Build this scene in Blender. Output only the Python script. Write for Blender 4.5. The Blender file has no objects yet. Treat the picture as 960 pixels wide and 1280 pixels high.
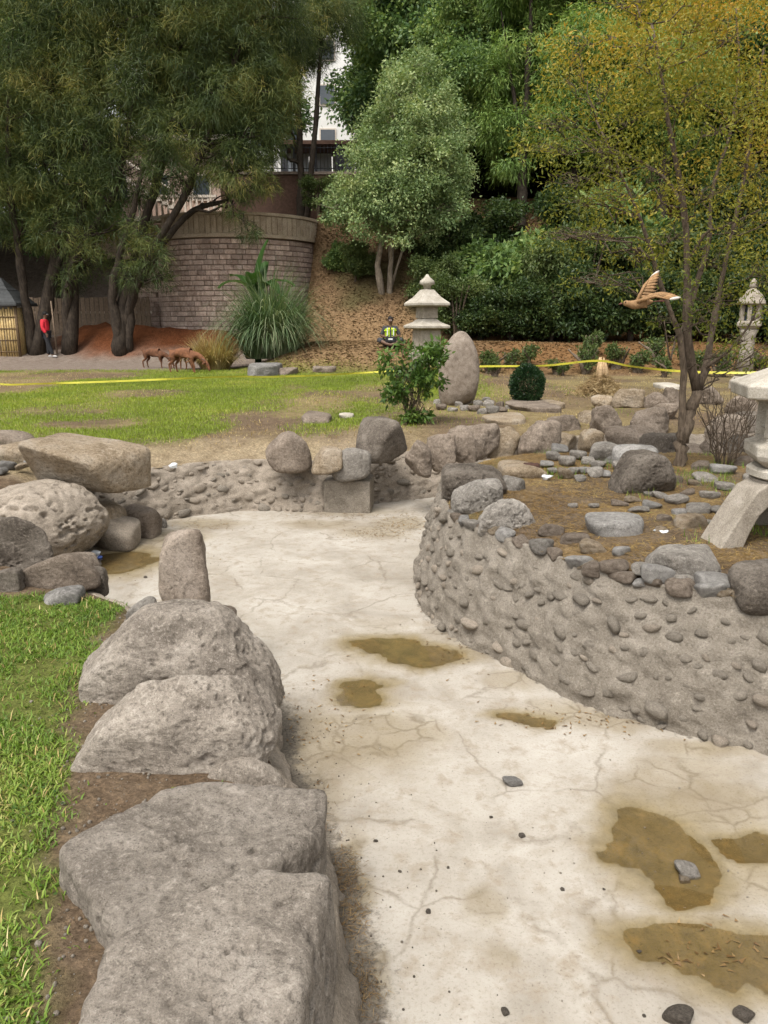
import bpy, bmesh, math, random
import numpy as np
from mathutils import Vector, Matrix, Euler
from mathutils.geometry import delaunay_2d_cdt

R = math.radians
S = bpy.context.scene
C = S.collection
rng = np.random.default_rng(7)
random.seed(7)

# ------------------------------------------------------------------ camera, sky, sun, exposure
F_PX = 980.0                      # focal length in pixels of the 960 x 1280 photograph
PITCH = R(13.8)
EYE = np.array([0.0, 0.0, 1.6])
cam_d = bpy.data.cameras.new('camera')
cam = bpy.data.objects.new('camera', cam_d)
C.objects.link(cam)
cam_d.sensor_fit = 'VERTICAL'
cam_d.sensor_height = 36.0
cam_d.lens = 36.0 * F_PX / 1280.0
cam_d.clip_start = 0.05
cam_d.clip_end = 3000
cam.location = EYE
cam.rotation_euler = (R(90) - PITCH, 0, 0)
S.camera = cam

SUN_EL, SUN_AZ = 60.0, -152.0     # azimuth in degrees from +Y, clockwise: the light comes from the left, a little behind
world = bpy.data.worlds.new('World')
S.world = world
world.use_nodes = True
wn = world.node_tree
wn.nodes.clear()
sky = wn.nodes.new('ShaderNodeTexSky')
sky.sky_type = 'NISHITA'
sky.sun_disc = False
sky.sun_elevation = R(SUN_EL)
sky.sun_rotation = R(SUN_AZ)
sky.air_density = 1.0
sky.dust_density = 4.0
sky.ozone_density = 0.6
hs = wn.nodes.new('ShaderNodeHueSaturation')
hs.inputs['Saturation'].default_value = 0.10
bg = wn.nodes.new('ShaderNodeBackground')
bg.inputs['Strength'].default_value = 0.15
wo = wn.nodes.new('ShaderNodeOutputWorld')
wn.links.new(sky.outputs[0], hs.inputs['Color'])
wn.links.new(hs.outputs[0], bg.inputs['Color'])
wn.links.new(bg.outputs[0], wo.inputs['Surface'])

sun_d = bpy.data.lights.new('sun', 'SUN')
sun_d.energy = 1.5
sun_d.angle = R(22)
sun_d.color = (1.0, 0.955, 0.89)
sun = bpy.data.objects.new('sun', sun_d)
C.objects.link(sun)
_el, _az = R(SUN_EL), R(SUN_AZ)
_to = Vector((math.sin(_az) * math.cos(_el), math.cos(_az) * math.cos(_el), math.sin(_el)))
sun.rotation_euler = _to.to_track_quat('Z', 'Y').to_euler()
sun.location = (-10, -8, 30)

S.view_settings.view_transform = 'Standard'
S.view_settings.look = 'None'
S.view_settings.gamma = 1.0
S.view_settings.use_curve_mapping = False
S.view_settings.exposure = 0.95
try:
    S.cycles.max_bounces = 4
    S.cycles.diffuse_bounces = 3
    S.cycles.glossy_bounces = 2
    S.cycles.transmission_bounces = 3
    S.cycles.transparent_max_bounces = 8
    S.cycles.caustics_reflective = False
    S.cycles.caustics_refractive = False
    S.cycles.use_adaptive_sampling = True
    S.cycles.use_denoising = True
    S.cycles.denoiser = 'OPENIMAGEDENOISE'
except Exception:
    pass

# ------------------------------------------------------------------ pixel -> place
_fw = np.array([0, math.cos(PITCH), -math.sin(PITCH)])
_up = np.array([0, math.sin(PITCH), math.cos(PITCH)])
_rt = np.array([1.0, 0, 0])
def ray(px, py):
    return _rt * ((px - 480) / F_PX) + _up * (-(py - 640) / F_PX) + _fw
def onz(px, py, z=0.0):
    d = ray(px, py)
    return EYE + d * ((z - EYE[2]) / d[2])
def ony(px, py, Y):
    d = ray(px, py)
    return EYE + d * (Y / d[1])
def ppm(p):                        # pixels per metre at a place
    return F_PX / float(np.dot(np.asarray(p) - EYE, _fw))

# ------------------------------------------------------------------ noise
def _hash(ix, iy, iz, seed):
    h = (ix * 374761393 + iy * 668265263 + iz * 1274126177 + seed * 974634777) & 0xffffffff
    h = ((h ^ (h >> 13)) * 1274126177) & 0xffffffff
    h = ((h ^ (h >> 16)) * 2246822519) & 0xffffffff
    return ((h ^ (h >> 15)) & 0xffff) / 32767.5 - 1.0
def vnoise(P, seed=0):
    P = np.asarray(P, float)
    I = np.floor(P).astype(np.int64)
    f = P - I
    u = f * f * f * (f * (f * 6 - 15) + 10)
    r = 0
    for dx in (0, 1):
        wx = u[:, 0] if dx else 1 - u[:, 0]
        for dy in (0, 1):
            wy = u[:, 1] if dy else 1 - u[:, 1]
            for dz in (0, 1):
                wz = u[:, 2] if dz else 1 - u[:, 2]
                r = r + wx * wy * wz * _hash(I[:, 0] + dx, I[:, 1] + dy, I[:, 2] + dz, seed)
    return r
def fbm(P, octv=4, seed=0, gain=0.5):
    P = np.asarray(P, float)
    a, t, s = 1.0, 0, 0
    for o in range(octv):
        t = t + a * vnoise(P * (2.03 ** o) + 17.3 * o, seed + o)
        s += a
        a *= gain
    return t / s
def fbm2(x, y, octv=4, seed=0, gain=0.5):
    x = np.atleast_1d(np.asarray(x, float)); y = np.atleast_1d(np.asarray(y, float))
    return fbm(np.stack([x, y, np.zeros_like(x) + seed * 3.7], 1), octv, seed, gain)
def sstep(a, b, x):
    t = np.clip((x - a) / (b - a), 0, 1)
    return t * t * (3 - 2 * t)

# ------------------------------------------------------------------ object helpers
def mesh_np(name, V, faces, mat=None, smooth=True):
    """faces: (n,3) or (n,4) int array, or a list of lists"""
    me = bpy.data.meshes.new(name)
    V = np.ascontiguousarray(V, dtype=np.float32)
    if isinstance(faces, np.ndarray) and faces.ndim == 2:
        n, k = faces.shape
        me.vertices.add(len(V)); me.vertices.foreach_set('co', V.ravel())
        me.loops.add(n * k); me.loops.foreach_set('vertex_index', faces.astype(np.int32).ravel())
        me.polygons.add(n)
        me.polygons.foreach_set('loop_start', np.arange(0, n * k, k, dtype=np.int32))
        me.polygons.foreach_set('loop_total', np.full(n, k, dtype=np.int32))
        me.update(calc_edges=True)
    else:
        me.from_pydata([tuple(map(float, v)) for v in V], [], [tuple(int(i) for i in f) for f in faces])
        me.update()
    if smooth:
        me.polygons.foreach_set('use_smooth', np.ones(len(me.polygons), dtype=bool))
    if mat is not None:
        me.materials.append(mat)
    return me
def link(name, me, parent=None, loc=None):
    o = bpy.data.objects.new(name, me)
    C.objects.link(o)
    if loc is not None:
        o.location = tuple(float(c) for c in loc)
    if parent is not None:
        o.parent = parent
    return o
def obj(name, V, faces, mat, parent=None, origin=None, smooth=True):
    """V in world metres; the object's own origin is put at `origin` (a thing) or at its parent's"""
    V = np.asarray(V, float)
    if parent is not None:
        o0 = world_loc(parent)
        me = mesh_np(name, V - o0, faces, mat, smooth)
        return link(name, me, parent)
    o0 = np.zeros(3) if origin is None else np.asarray(origin, float)
    return link(name, mesh_np(name, V - o0, faces, mat, smooth), None, o0)
def world_loc(o):
    p = np.array(o.location)
    while o.parent is not None:
        o = o.parent
        p = p + np.array(o.location)
    return p
def tag(o, label=None, cat=None, group=None, kind=None):
    if label: o['label'] = label
    if cat: o['category'] = cat
    if group: o['group'] = group
    if kind: o['kind'] = kind
    return o
def thing(name, label, cat, loc, group=None):
    e = bpy.data.objects.new(name, None)
    e.empty_display_size = 0.2
    C.objects.link(e)
    e.location = tuple(float(c) for c in loc)
    return tag(e, label, cat, group)
def join(parts):
    Vs, Fs, n = [], [], 0
    for V, Fc in parts:
        Vs.append(np.asarray(V, float))
        Fs += [[int(i) + n for i in f] for f in Fc]
        n += len(V)
    return np.concatenate(Vs), Fs
def box(cx, cy, cz, sx, sy, sz, rz=0.0):
    v = np.array([[x, y, z] for x in (-.5, .5) for y in (-.5, .5) for z in (-.5, .5)]) * [sx, sy, sz]
    c, s = math.cos(rz), math.sin(rz)
    v = np.stack([v[:, 0] * c - v[:, 1] * s, v[:, 0] * s + v[:, 1] * c, v[:, 2]], 1) + [cx, cy, cz]
    return v, [[0, 1, 3, 2], [4, 6, 7, 5], [0, 4, 5, 1], [2, 3, 7, 6], [0, 2, 6, 4], [1, 5, 7, 3]]
def bevel_box_mesh(name, sx, sy, sz, b, mat, seg=1):
    bm = bmesh.new()
    bmesh.ops.create_cube(bm, size=1)
    bmesh.ops.scale(bm, vec=(sx, sy, sz), verts=bm.verts)
    bmesh.ops.bevel(bm, geom=bm.edges[:], offset=b, segments=seg, affect='EDGES', profile=.6)
    me = bpy.data.meshes.new(name); bm.to_mesh(me); bm.free()
    me.materials.append(mat)
    return me
def tube(pts, rad, n=8, cap=True):
    pts = np.asarray(pts, float); m = len(pts)
    rad = np.broadcast_to(np.asarray(rad, float), (m,)) if np.ndim(rad) == 0 else np.asarray(rad, float)
    T = np.gradient(pts, axis=0); T /= np.linalg.norm(T, axis=1)[:, None] + 1e-9
    ref = np.array([0, 0, 1.0]) if abs(T[:, 2]).mean() < .8 else np.array([1.0, 0, 0])
    a = np.cross(T, ref); a /= np.linalg.norm(a, axis=1)[:, None] + 1e-9
    b = np.cross(T, a)
    th = np.linspace(0, 2 * np.pi, n, endpoint=False)
    V = (pts[:, None, :] + rad[:, None, None] * (np.cos(th)[None, :, None] * a[:, None, :] + np.sin(th)[None, :, None] * b[:, None, :])).reshape(-1, 3)
    Fc = []
    for i in range(m - 1):
        for j in range(n):
            k = (j + 1) % n
            Fc.append([i * n + j, i * n + k, (i + 1) * n + k, (i + 1) * n + j])
    if cap:
        Fc.append(list(range(n))[::-1]); Fc.append([(m - 1) * n + j for j in range(n)])
    return V, Fc
def lathe(prof, n, cx=0, cy=0, cz=0, rot=0.0):
    """prof: (r, z) from bottom to top; n sides"""
    V, Fc = [], []
    for r, z in prof:
        for j in range(n):
            a = rot + 2 * math.pi * j / n
            V.append([cx + r * math.cos(a), cy + r * math.sin(a), cz + z])
    for i in range(len(prof) - 1):
        for j in range(n):
            k = (j + 1) % n
            Fc.append([i * n + j, i * n + k, (i + 1) * n + k, (i + 1) * n + j])
    Fc.append(list(range(n))[::-1]); Fc.append([(len(prof) - 1) * n + j for j in range(n)])
    return np.array(V), Fc
def spline(P, step):
    """Catmull-Rom through P, resampled evenly"""
    P = np.asarray(P, float)
    Q = np.vstack([2 * P[0] - P[1], P, 2 * P[-1] - P[-2]])
    out = []
    for i in range(1, len(Q) - 2):
        p0, p1, p2, p3 = Q[i - 1], Q[i], Q[i + 1], Q[i + 2]
        for t in np.linspace(0, 1, 24, endpoint=False):
            out.append(.5 * ((2 * p1) + (-p0 + p2) * t + (2 * p0 - 5 * p1 + 4 * p2 - p3) * t * t + (-p0 + 3 * p1 - 3 * p2 + p3) * t ** 3))
    out.append(Q[-2])
    out = np.array(out)
    d = np.r_[0, np.cumsum(np.linalg.norm(np.diff(out[:, :2], axis=0), axis=1))]
    n = max(2, int(round(d[-1] / step)) + 1)
    s = np.linspace(0, d[-1], n)
    return np.stack([np.interp(s, d, out[:, k]) for k in range(out.shape[1])], 1)

# ------------------------------------------------------------------ materials
class NT:
    def __init__(self, name):
        self.m = bpy.data.materials.new(name)
        self.m.use_nodes = True
        self.t = self.m.node_tree
        self.t.nodes.clear()
        self.out = self.t.nodes.new('ShaderNodeOutputMaterial')
    def n(self, typ, **kw):
        nd = self.t.nodes.new('ShaderNode' + typ)
        for k, v in kw.items():
            if k.startswith('i_'):
                key = k[2:]
                key = int(key) if key.isdigit() else key.replace('_', ' ')
                sock = nd.inputs[key]
                if isinstance(v, bpy.types.NodeSocket): self.t.links.new(v, sock)
                else: sock.default_value = v
            else:
                setattr(nd, k, v)
        return nd
    def l(self, a, b): self.t.links.new(a, b)
    def ramp(self, fac, stops, interp='LINEAR'):
        r = self.n('ValToRGB')
        r.color_ramp.interpolation = interp
        e = r.color_ramp.elements
        while len(e) < len(stops): e.new(0.5)
        for k, (p, c) in enumerate(stops):
            e[k].position = p
            e[k].color = (*c, 1) if len(c) == 3 else c
        self.l(fac, r.inputs[0])
        return r.outputs[0]
    def noise(self, vec, scale, detail=4, rough=.55, dist=0.0):
        nd = self.n('TexNoise', i_Scale=scale, i_Detail=detail, i_Roughness=rough, i_Distortion=dist)
        self.l(vec, nd.inputs['Vector'])
        return nd.outputs[0]
    def mix(self, fac, a, b, blend='MIX'):
        nd = self.n('MixRGB', blend_type=blend)
        for s, v in zip(nd.inputs, (fac, a, b)):
            if isinstance(v, bpy.types.NodeSocket): self.l(v, s)
            else: s.default_value = v if not isinstance(v, tuple) else ((*v, 1) if len(v) == 3 else v)
        return nd.outputs[0]
    def math(self, op, a, b=0.0, clamp=False):
        nd = self.n('Math', operation=op, use_clamp=clamp)
        for s, v in zip(nd.inputs, (a, b)):
            if isinstance(v, bpy.types.NodeSocket): self.l(v, s)
            else: s.default_value = v
        return nd.outputs[0]
    def bump(self, h, strength=.4, dist=.02, normal=None):
        nd = self.n('Bump', i_Strength=strength, i_Distance=dist)
        self.l(h, nd.inputs['Height'])
        if normal is not None: self.l(normal, nd.inputs['Normal'])
        return nd.outputs[0]
    def bsdf(self, col, rough=.85, normal=None, spec=.3, **kw):
        b = self.n('BsdfPrincipled')
        for s, v in (('Base Color', col), ('Roughness', rough), ('Specular IOR Level', spec)):
            if isinstance(v, bpy.types.NodeSocket): self.l(v, b.inputs[s])
            else: b.inputs[s].default_value = v if not isinstance(v, tuple) else ((*v, 1) if len(v) == 3 else v)
        if normal is not None: self.l(normal, b.inputs['Normal'])
        for k, v in kw.items(): b.inputs[k.replace('_', ' ')].default_value = v
        return b.outputs[0]
    def done(self, sh):
        self.l(sh, self.out.inputs['Surface'])
        return self.m

def rock_mat(name, dark, mid, light, scale=1.0, bump=.5, speck=.5, var=.25, alb=1.16):
    dark, mid, light = (tuple(c * alb for c in q) for q in (dark, mid, light))
    t = NT(name)
    tc = t.n('TexCoord').outputs['Object']
    oi = t.n('ObjectInfo')
    off = t.n('VectorMath', operation='SCALE'); t.l(oi.outputs['Location'], off.inputs[0]); off.inputs['Scale'].default_value = 3.1
    ad = t.n('VectorMath', operation='ADD'); t.l(tc, ad.inputs[0]); t.l(off.outputs[0], ad.inputs[1])
    v = ad.outputs[0]
    big = t.noise(v, 3.2 * scale, 5, .6, .4)
    col = t.ramp(big, [(.28, dark), (.5, mid), (.72, light)])
    fine = t.noise(v, 38 * scale, 6, .75)
    col = t.mix(t.ramp(fine, [(.36, (.62,) * 3), (.48, (0,) * 3)]), col, tuple(c * .6 for c in dark), 'MIX')
    col = t.mix(t.ramp(fine, [(.54, (0,) * 3), (.66, (.55,) * 3)]), col, tuple(min(.8, c * 1.35) for c in light), 'MIX')
    grain = t.noise(v, 150 * scale, 3, .8)
    col = t.mix(t.ramp(grain, [(.34, (.5,) * 3), (.46, (0,) * 3)]), col, tuple(c * .55 for c in dark), 'MIX')
    col = t.mix(t.ramp(grain, [(.56, (0,) * 3), (.68, (.4,) * 3)]), col, tuple(min(.8, c * 1.4) for c in light), 'MIX')
    vor = t.n('TexVoronoi', i_Scale=95 * scale); t.l(v, vor.inputs['Vector'])
    pit = t.ramp(vor.outputs['Distance'], [(.12, (1,) * 3), (.32, (0,) * 3)])
    pm = t.math('MULTIPLY', pit, t.ramp(t.noise(v, 14 * scale, 3), [(.45, (0,) * 3), (.62, (speck,) * 3)]))
    col = t.mix(pm, col, tuple(c * .35 for c in dark))
    lich = t.ramp(t.noise(v, 7.5 * scale, 6, .7, .8), [(.6, (0,) * 3), (.72, (.6,) * 3)])
    col = t.mix(lich, col, tuple(min(.7, c * 1.35) for c in light))
    val = t.math('ADD', t.math('MULTIPLY', oi.outputs['Random'], var), 1 - var * .5)
    hsv = t.n('HueSaturation'); t.l(col, hsv.inputs['Color']); t.l(val, hsv.inputs['Value'])
    med = t.noise(v, 13 * scale, 8, .75, .3)
    b1 = t.bump(med, bump, .07 / scale)
    b2 = t.bump(fine, min(1.0, bump * 1.5), .022 / scale, b1)
    b3 = t.bump(grain, .5, .006 / scale, t.bump(pm, -.6, .006, b2))
    return t.done(t.bsdf(hsv.outputs[0], .92, b3, .18))

def plain_mat(name, col, rough=.7, var=.15, scale=20, bump=.2, spec=.3, metal=0.0, dist=.01):
    t = NT(name)
    tc = t.n('TexCoord').outputs['Object']
    nz = t.noise(tc, scale, 5, .65)
    c = t.ramp(nz, [(.3, tuple(x * (1 - var) for x in col)), (.7, tuple(min(1, x * (1 + var)) for x in col))])
    oi = t.n('ObjectInfo')
    hsv = t.n('HueSaturation'); t.l(c, hsv.inputs['Color'])
    t.l(t.math('ADD', t.math('MULTIPLY', oi.outputs['Random'], var), 1 - var * .5), hsv.inputs['Value'])
    return t.done(t.bsdf(hsv.outputs[0], rough, t.bump(nz, bump, dist), spec, Metallic=metal))

def leaf_mat(name, stops, trans=.3, rough=.5, patch=.6, rw=.55, pw=1.5, grad=None):
    t = NT(name)
    g = t.n('NewGeometry')
    rp = g.outputs['Random Per Island']
    tc = t.n('TexCoord').outputs['Object']
    n1 = t.noise(tc, patch, 3, .6)
    f = t.math('ADD', t.math('MULTIPLY', rp, rw), t.math('MULTIPLY', t.math('SUBTRACT', n1, .5), pw))
    if grad:      # leaves turn first towards the top and the outer side of the crown
        sp = t.n('SeparateXYZ'); t.l(tc, sp.inputs[0])
        f = t.math('ADD', f, t.math('ADD', t.math('MULTIPLY', sp.outputs[0], grad[0]), t.math('MULTIPLY', t.math('SUBTRACT', sp.outputs[2], grad[2]), grad[1])))
    f = t.math('ADD', f, .5 - rw * .5, True)
    col = t.ramp(f, stops)
    b = t.bsdf(col, rough, None, .25)
    tr = t.n('BsdfTranslucent'); t.l(t.mix(1.0, col, (1.15, 1.2, .7), 'MULTIPLY'), tr.inputs['Color'])
    mx = t.n('MixShader', i_0=trans); t.l(b, mx.inputs[1]); t.l(tr.outputs[0], mx.inputs[2])
    return t.done(mx.outputs[0])

def bark_mat(name, dark, light, scale=1.0):
    t = NT(name)
    tc = t.n('TexCoord').outputs['Object']
    mp = t.n('Mapping'); t.l(tc, mp.inputs[0]); mp.inputs['Scale'].default_value = (6 * scale, 6 * scale, 1.3 * scale)
    n1 = t.noise(mp.outputs[0], 3, 7, .7, .5)
    n2 = t.noise(tc, 4 * scale, 4, .6)
    col = t.ramp(n1, [(.35, dark), (.65, light)])
    col = t.mix(t.ramp(n2, [(.5, (0,) * 3), (.75, (.5,) * 3)]), col, tuple(min(1, c * 1.7) for c in light))
    return t.done(t.bsdf(col, .9, t.bump(n1, .7, .03), .15))

M = {}
M['rock_pink'] = rock_mat('rock_pink', (.125, .104, .083), (.265, .228, .187), (.37, .325, .275), 1.0, .6, .7, .34, 1.18)
M['rock_brown'] = rock_mat('rock_brown', (.09, .069, .052), (.185, .147, .113), (.275, .226, .18), 1.0, .6, .8)
M['rock_tan'] = rock_mat('rock_tan', (.15, .105, .06), (.335, .26, .175), (.43, .37, .295), .8, .6, .5, .25, .9)
M['rock_dark'] = rock_mat('rock_dark', (.055, .044, .034), (.115, .096, .077), (.195, .168, .138), 1.2, .7, .6)
M['rock_grey'] = rock_mat('rock_grey', (.10, .088, .074), (.20, .18, .155), (.31, .285, .25), 1.0, .5, .4, .5)
M['rock_slate'] = rock_mat('rock_slate', (.098, .09, .082), (.175, .165, .15), (.255, .24, .222), .8, .35, .3, .4)
M['pillar'] = rock_mat('pillar', (.115, .088, .066), (.22, .178, .14), (.30, .25, .205), 1.2, .5, .6, .2, 1.35)
M['mud'] = rock_mat('mud', (.115, .097, .076), (.185, .16, .128), (.25, .22, .182), 2.0, .5, .4, .2, 1.24)
M['mud_light'] = rock_mat('mud_light', (.16, .132, .10), (.25, .21, .165), (.34, .29, .235), 2.0, .5, .4, .25)
M['granite'] = rock_mat('granite', (.20, .155, .12), (.35, .285, .225), (.47, .40, .33), 3.0, .4, 1.0, .05, .68)
M['lantern_stone'] = rock_mat('lantern_stone', (.22, .185, .142), (.35, .305, .245), (.45, .40, .335), 2.0, .16, .8, .06, .78)
M['lantern_white'] = rock_mat('lantern_white', (.30, .265, .21), (.45, .405, .335), (.56, .515, .44), 2.0, .16, .5, .06, .82)
M['block'] = rock_mat('block', (.20, .135, .105), (.36, .265, .22), (.50, .40, .345), .7, .4, .3, .5, 1.42)
M['mortar'] = plain_mat('mortar', (.27, .215, .175), .95, .25, 8)
M['cap_stone'] = rock_mat('cap_stone', (.24, .185, .13), (.36, .29, .215), (.44, .365, .28), .8, .25, .2, .1, 1.3)
M['bark_dark'] = bark_mat('bark_dark', (.018, .014, .011), (.062, .048, .036))
M['bark'] = bark_mat('bark', (.05, .037, .026), (.15, .115, .083), 2.0)
M['bark_pale'] = bark_mat('bark_pale', (.12, .095, .07), (.28, .23, .175), 1.2)

# ------------------------------------------------------------------ the pond's outlines (floor level, world metres)
FLOOR = -0.8
def fl(px, py): return onz(px, py, FLOOR)[:2]
outer_ctrl = [(2.2, -2.2), (1.1, -1.0), (.5, .3), (.12, 1.3)] + [tuple(fl(*q)) for q in
    [(446, 1250), (424, 1120), (396, 1045), (356, 968), (346, 890), (322, 822), (272, 800)]] + [tuple(onz(qx, qy, -.5)[:2]) for qx, qy in [(222, 776), (172, 752), (130, 738), (86, 727)]] + [tuple(fl(*q)) for q in [(76, 700), (92, 683), (132, 668), (204, 652), (300, 639), (400, 640), (466, 630), (556, 621)]] + \
    [(2.2, 10.95), (4.0, 11.15), (7.0, 11.2), (12.0, 10.8)]
island_ctrl = [(3.9, 3.05), (3.0, 3.45)] + [tuple(fl(*q)) for q in
    [(958, 942), (880, 926), (800, 904), (720, 877), (640, 834), (562, 795), (531, 766), (520, 738), (523, 708), (533, 680)]] + \
    [(.66, 8.55), (1.15, 9.15), (2.2, 9.45), (4.0, 9.6), (6.5, 9.5), (8.2, 8.4), (8.4, 5.4), (7.0, 3.6), (5.2, 2.9)]
outer_b = spline(outer_ctrl, .045)
island_b = spline(island_ctrl + [island_ctrl[0]], .04)[:-1]

def outward(P, closed):
    """left-hand normals of the polyline"""
    if closed: T = np.roll(P, -1, 0) - np.roll(P, 1, 0)
    else: T = np.gradient(P, axis=0)
    T /= np.linalg.norm(T, axis=1)[:, None] + 1e-9
    N = np.stack([-T[:, 1], T[:, 0]], 1)
    k = 9
    if closed:
        N = sum(np.roll(N, s, 0) for s in range(-k, k + 1))
    else:
        Np = np.pad(N, ((k, k), (0, 0)), mode='edge')
        N = sum(Np[s:s + len(N)] for s in range(2 * k + 1))
    return N / (np.linalg.norm(N, axis=1)[:, None] + 1e-9)
# travelling up the left bank, then right along the far bank: the land lies on the left hand
outer_n = outward(outer_b, False)
# island: near right -> left -> far -> right: pond on the left hand while going left, land on the right
island_n = -outward(island_b, True)

n_o = len(outer_b)
# where along the outer line the far wall starts (just past the left rocks)
i_far = int(np.argmin(np.linalg.norm(outer_b - np.array(fl(150, 664)), axis=1)))
i_near = int(np.argmin(np.linalg.norm(outer_b - np.array(fl(76, 700)), axis=1)))
idx = np.arange(n_o)
tfar = sstep(i_near, i_far, idx)
outer_top_z = (1 - tfar) * -.46 + tfar * -.20 + sstep(.8, 2.5, outer_b[:, 0]) * tfar * .14
outer_bat = (1 - tfar) * .17 + tfar * .34
outer_t = outer_b + outer_n * outer_bat[:, None]
isl_nz = fbm2(island_b[:, 0] * 1.3, island_b[:, 1] * 1.3, 3, 5)
island_top_z = .03 + .05 * isl_nz
island_bat = np.full(len(island_b), .24)
island_t = island_b + island_n * island_bat[:, None]

def near_line(x, y, L, block=4000):
    """distance to and index of the nearest sample of L"""
    d = np.empty(len(x)); k = np.empty(len(x), int)
    for s in range(0, len(x), block):
        D = (x[s:s + block, None] - L[None, :, 0]) ** 2 + (y[s:s + block, None] - L[None, :, 1]) ** 2
        k[s:s + block] = D.argmin(1); d[s:s + block] = np.sqrt(D.min(1))
    return d, k
def inside(x, y, poly):
    r = np.zeros(len(x), bool)
    j = len(poly) - 1
    for i in range(len(poly)):
        xi, yi = poly[i]; xj, yj = poly[j]
        if yi != yj:
            c = ((yi > y) != (yj > y)) & (x < (xj - xi) * (y - yi) / (yj - yi) + xi)
            r ^= c
        j = i
    return r

# ------------------------------------------------------------------ heights of the land
def land_raw(x, y):
    z = .035 * fbm2(x * .5, y * .5, 3, 2) + .012 * fbm2(x * 3, y * 3, 3, 3)
    wob = .8 * fbm2(x * .35, y * .35, 2, 8)
    z = z - .38 * sstep(9.2, 5.2, y)          # the near bank lies lower
    # bank with leaf litter at the foot of the slope (right of the big drooping grass)
    lump = sstep(-5.0, -2.2, x)
    z = z + lump * .85 * sstep(23.6, 27.6, y + wob)
    # bare earth rising to the old wall (left)
    z = z + (1 - lump) * .95 * sstep(29.5, 35, y + .5 * wob)
    # heaps of red soil by the wall
    for hx, hy, hr, hh in ((-10.6, 32.6, 1.6, .75), (-8.6, 32.8, 1.6, .55), (-6.8, 32.8, 1.3, .5), (-12.2, 33.4, 1.4, .6)):
        d = np.sqrt((x - hx) ** 2 + ((y - hy) * 1.3) ** 2) / hr
        z = z + hh * np.exp(-d * d * 1.6) * (1 + .25 * fbm2(x * 2, y * 2, 3, 11))
    # hill
    y0 = 29.2 + 8.3 * (1 - sstep(-3.6, -2.9, x)) + .5 * fbm2(x * .3, y * .3, 2, 9)
    hill = np.clip((y - y0) * .66, 0, 6.2)
    hill = hill + .12 * fbm2(x * .9, y * .9, 3, 12) * sstep(0, 1, hill)
    return z + hill
def land(x, y):
    x = np.atleast_1d(np.asarray(x, float)); y = np.atleast_1d(np.asarray(y, float))
    z = land_raw(x, y)
    near = (x > -9) & (x < 14) & (y < 14) & (y > -4)
    if near.any():
        d, k = near_line(x[near], y[near], outer_t)
        w = .28 * (1 - tfar[k]) + .75 * tfar[k]
        t = sstep(0, 1, d / w)
        z[near] = outer_top_z[k] * (1 - t) + z[near] * t
    return z
def isle(x, y):
    x = np.atleast_1d(np.asarray(x, float)); y = np.atleast_1d(np.asarray(y, float))
    z = .09 + .03 * fbm2(x * .9, y * .9, 3, 21) + .014 * fbm2(x * 5, y * 5, 3, 22)
    d, k = near_line(x, y, island_t)
    t = sstep(0, .3, d)
    return island_top_z[k] * (1 - t) + z * t

# puddles: ellipses in photograph pixels -> floor metres
puddle_px = [[(478, 806, 42, 11), (528, 817, 44, 12)], [(457, 855, 30, 9), (455, 869, 24, 11)], [(655, 895, 34, 8), (684, 899, 14, 5)],
             [(826, 1056, 56, 46), (850, 1100, 28, 26), (790, 1070, 28, 18)], [(948, 1056, 46, 19)],
             [(862, 1182, 78, 28), (950, 1200, 90, 34), (1040, 1210, 80, 44)], [(150, 703, 40, 13), (190, 700, 12, 5)]]
def ell(q):
    c = fl(q[0], q[1]); a = abs(fl(q[0] + q[2], q[1])[0] - c[0]); b = abs(fl(q[0], q[1] - q[3])[1] - fl(q[0], q[1] + q[3])[1]) / 2
    return (*c, a, b)
puddles = [[ell(q) for q in g] for g in puddle_px]
stain_px = [(500, 812, 95, 26, .5), (455, 862, 60, 30, .6), (660, 896, 62, 20, .5), (400, 930, 90, 60, .62), (470, 915, 90, 45, .62), (380, 990, 60, 60, .5), (520, 915, 55, 22, .6),
            (850, 1050, 130, 70, .55), (900, 1005, 110, 40, .62), (930, 1060, 80, 60, .6), (800, 980, 60, 26, .45), (880, 1190, 150, 60, .55), (700, 890, 60, 18, .5),
            (750, 1050, 40, 14, .5), (600, 1130, 30, 24, .5), (620, 1190, 26, 30, .5), (760, 1150, 40, 24, .45), (860, 960, 80, 22, .4),
            (140, 700, 90, 30, .9), (210, 672, 60, 14, .8), (260, 655, 60, 8, .6), (500, 655, 40, 12, .6), (470, 665, 60, 10, .5), (440, 640, 80, 6, .5),
            (430, 1100, 34, 70, .9), (450, 1220, 40, 70, .8), (385, 1010, 30, 40, .6), (600, 815, 40, 14, .45), (480, 780, 60, 12, .35), (640, 850, 40, 18, .45),
            (560, 790, 60, 14, .4), (760, 900, 70, 16, .55), (880, 935, 90, 14, .6), (400, 655, 60, 8, .5)]
stains = [(*ell(q[:4]), q[4]) for q in stain_px]
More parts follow.
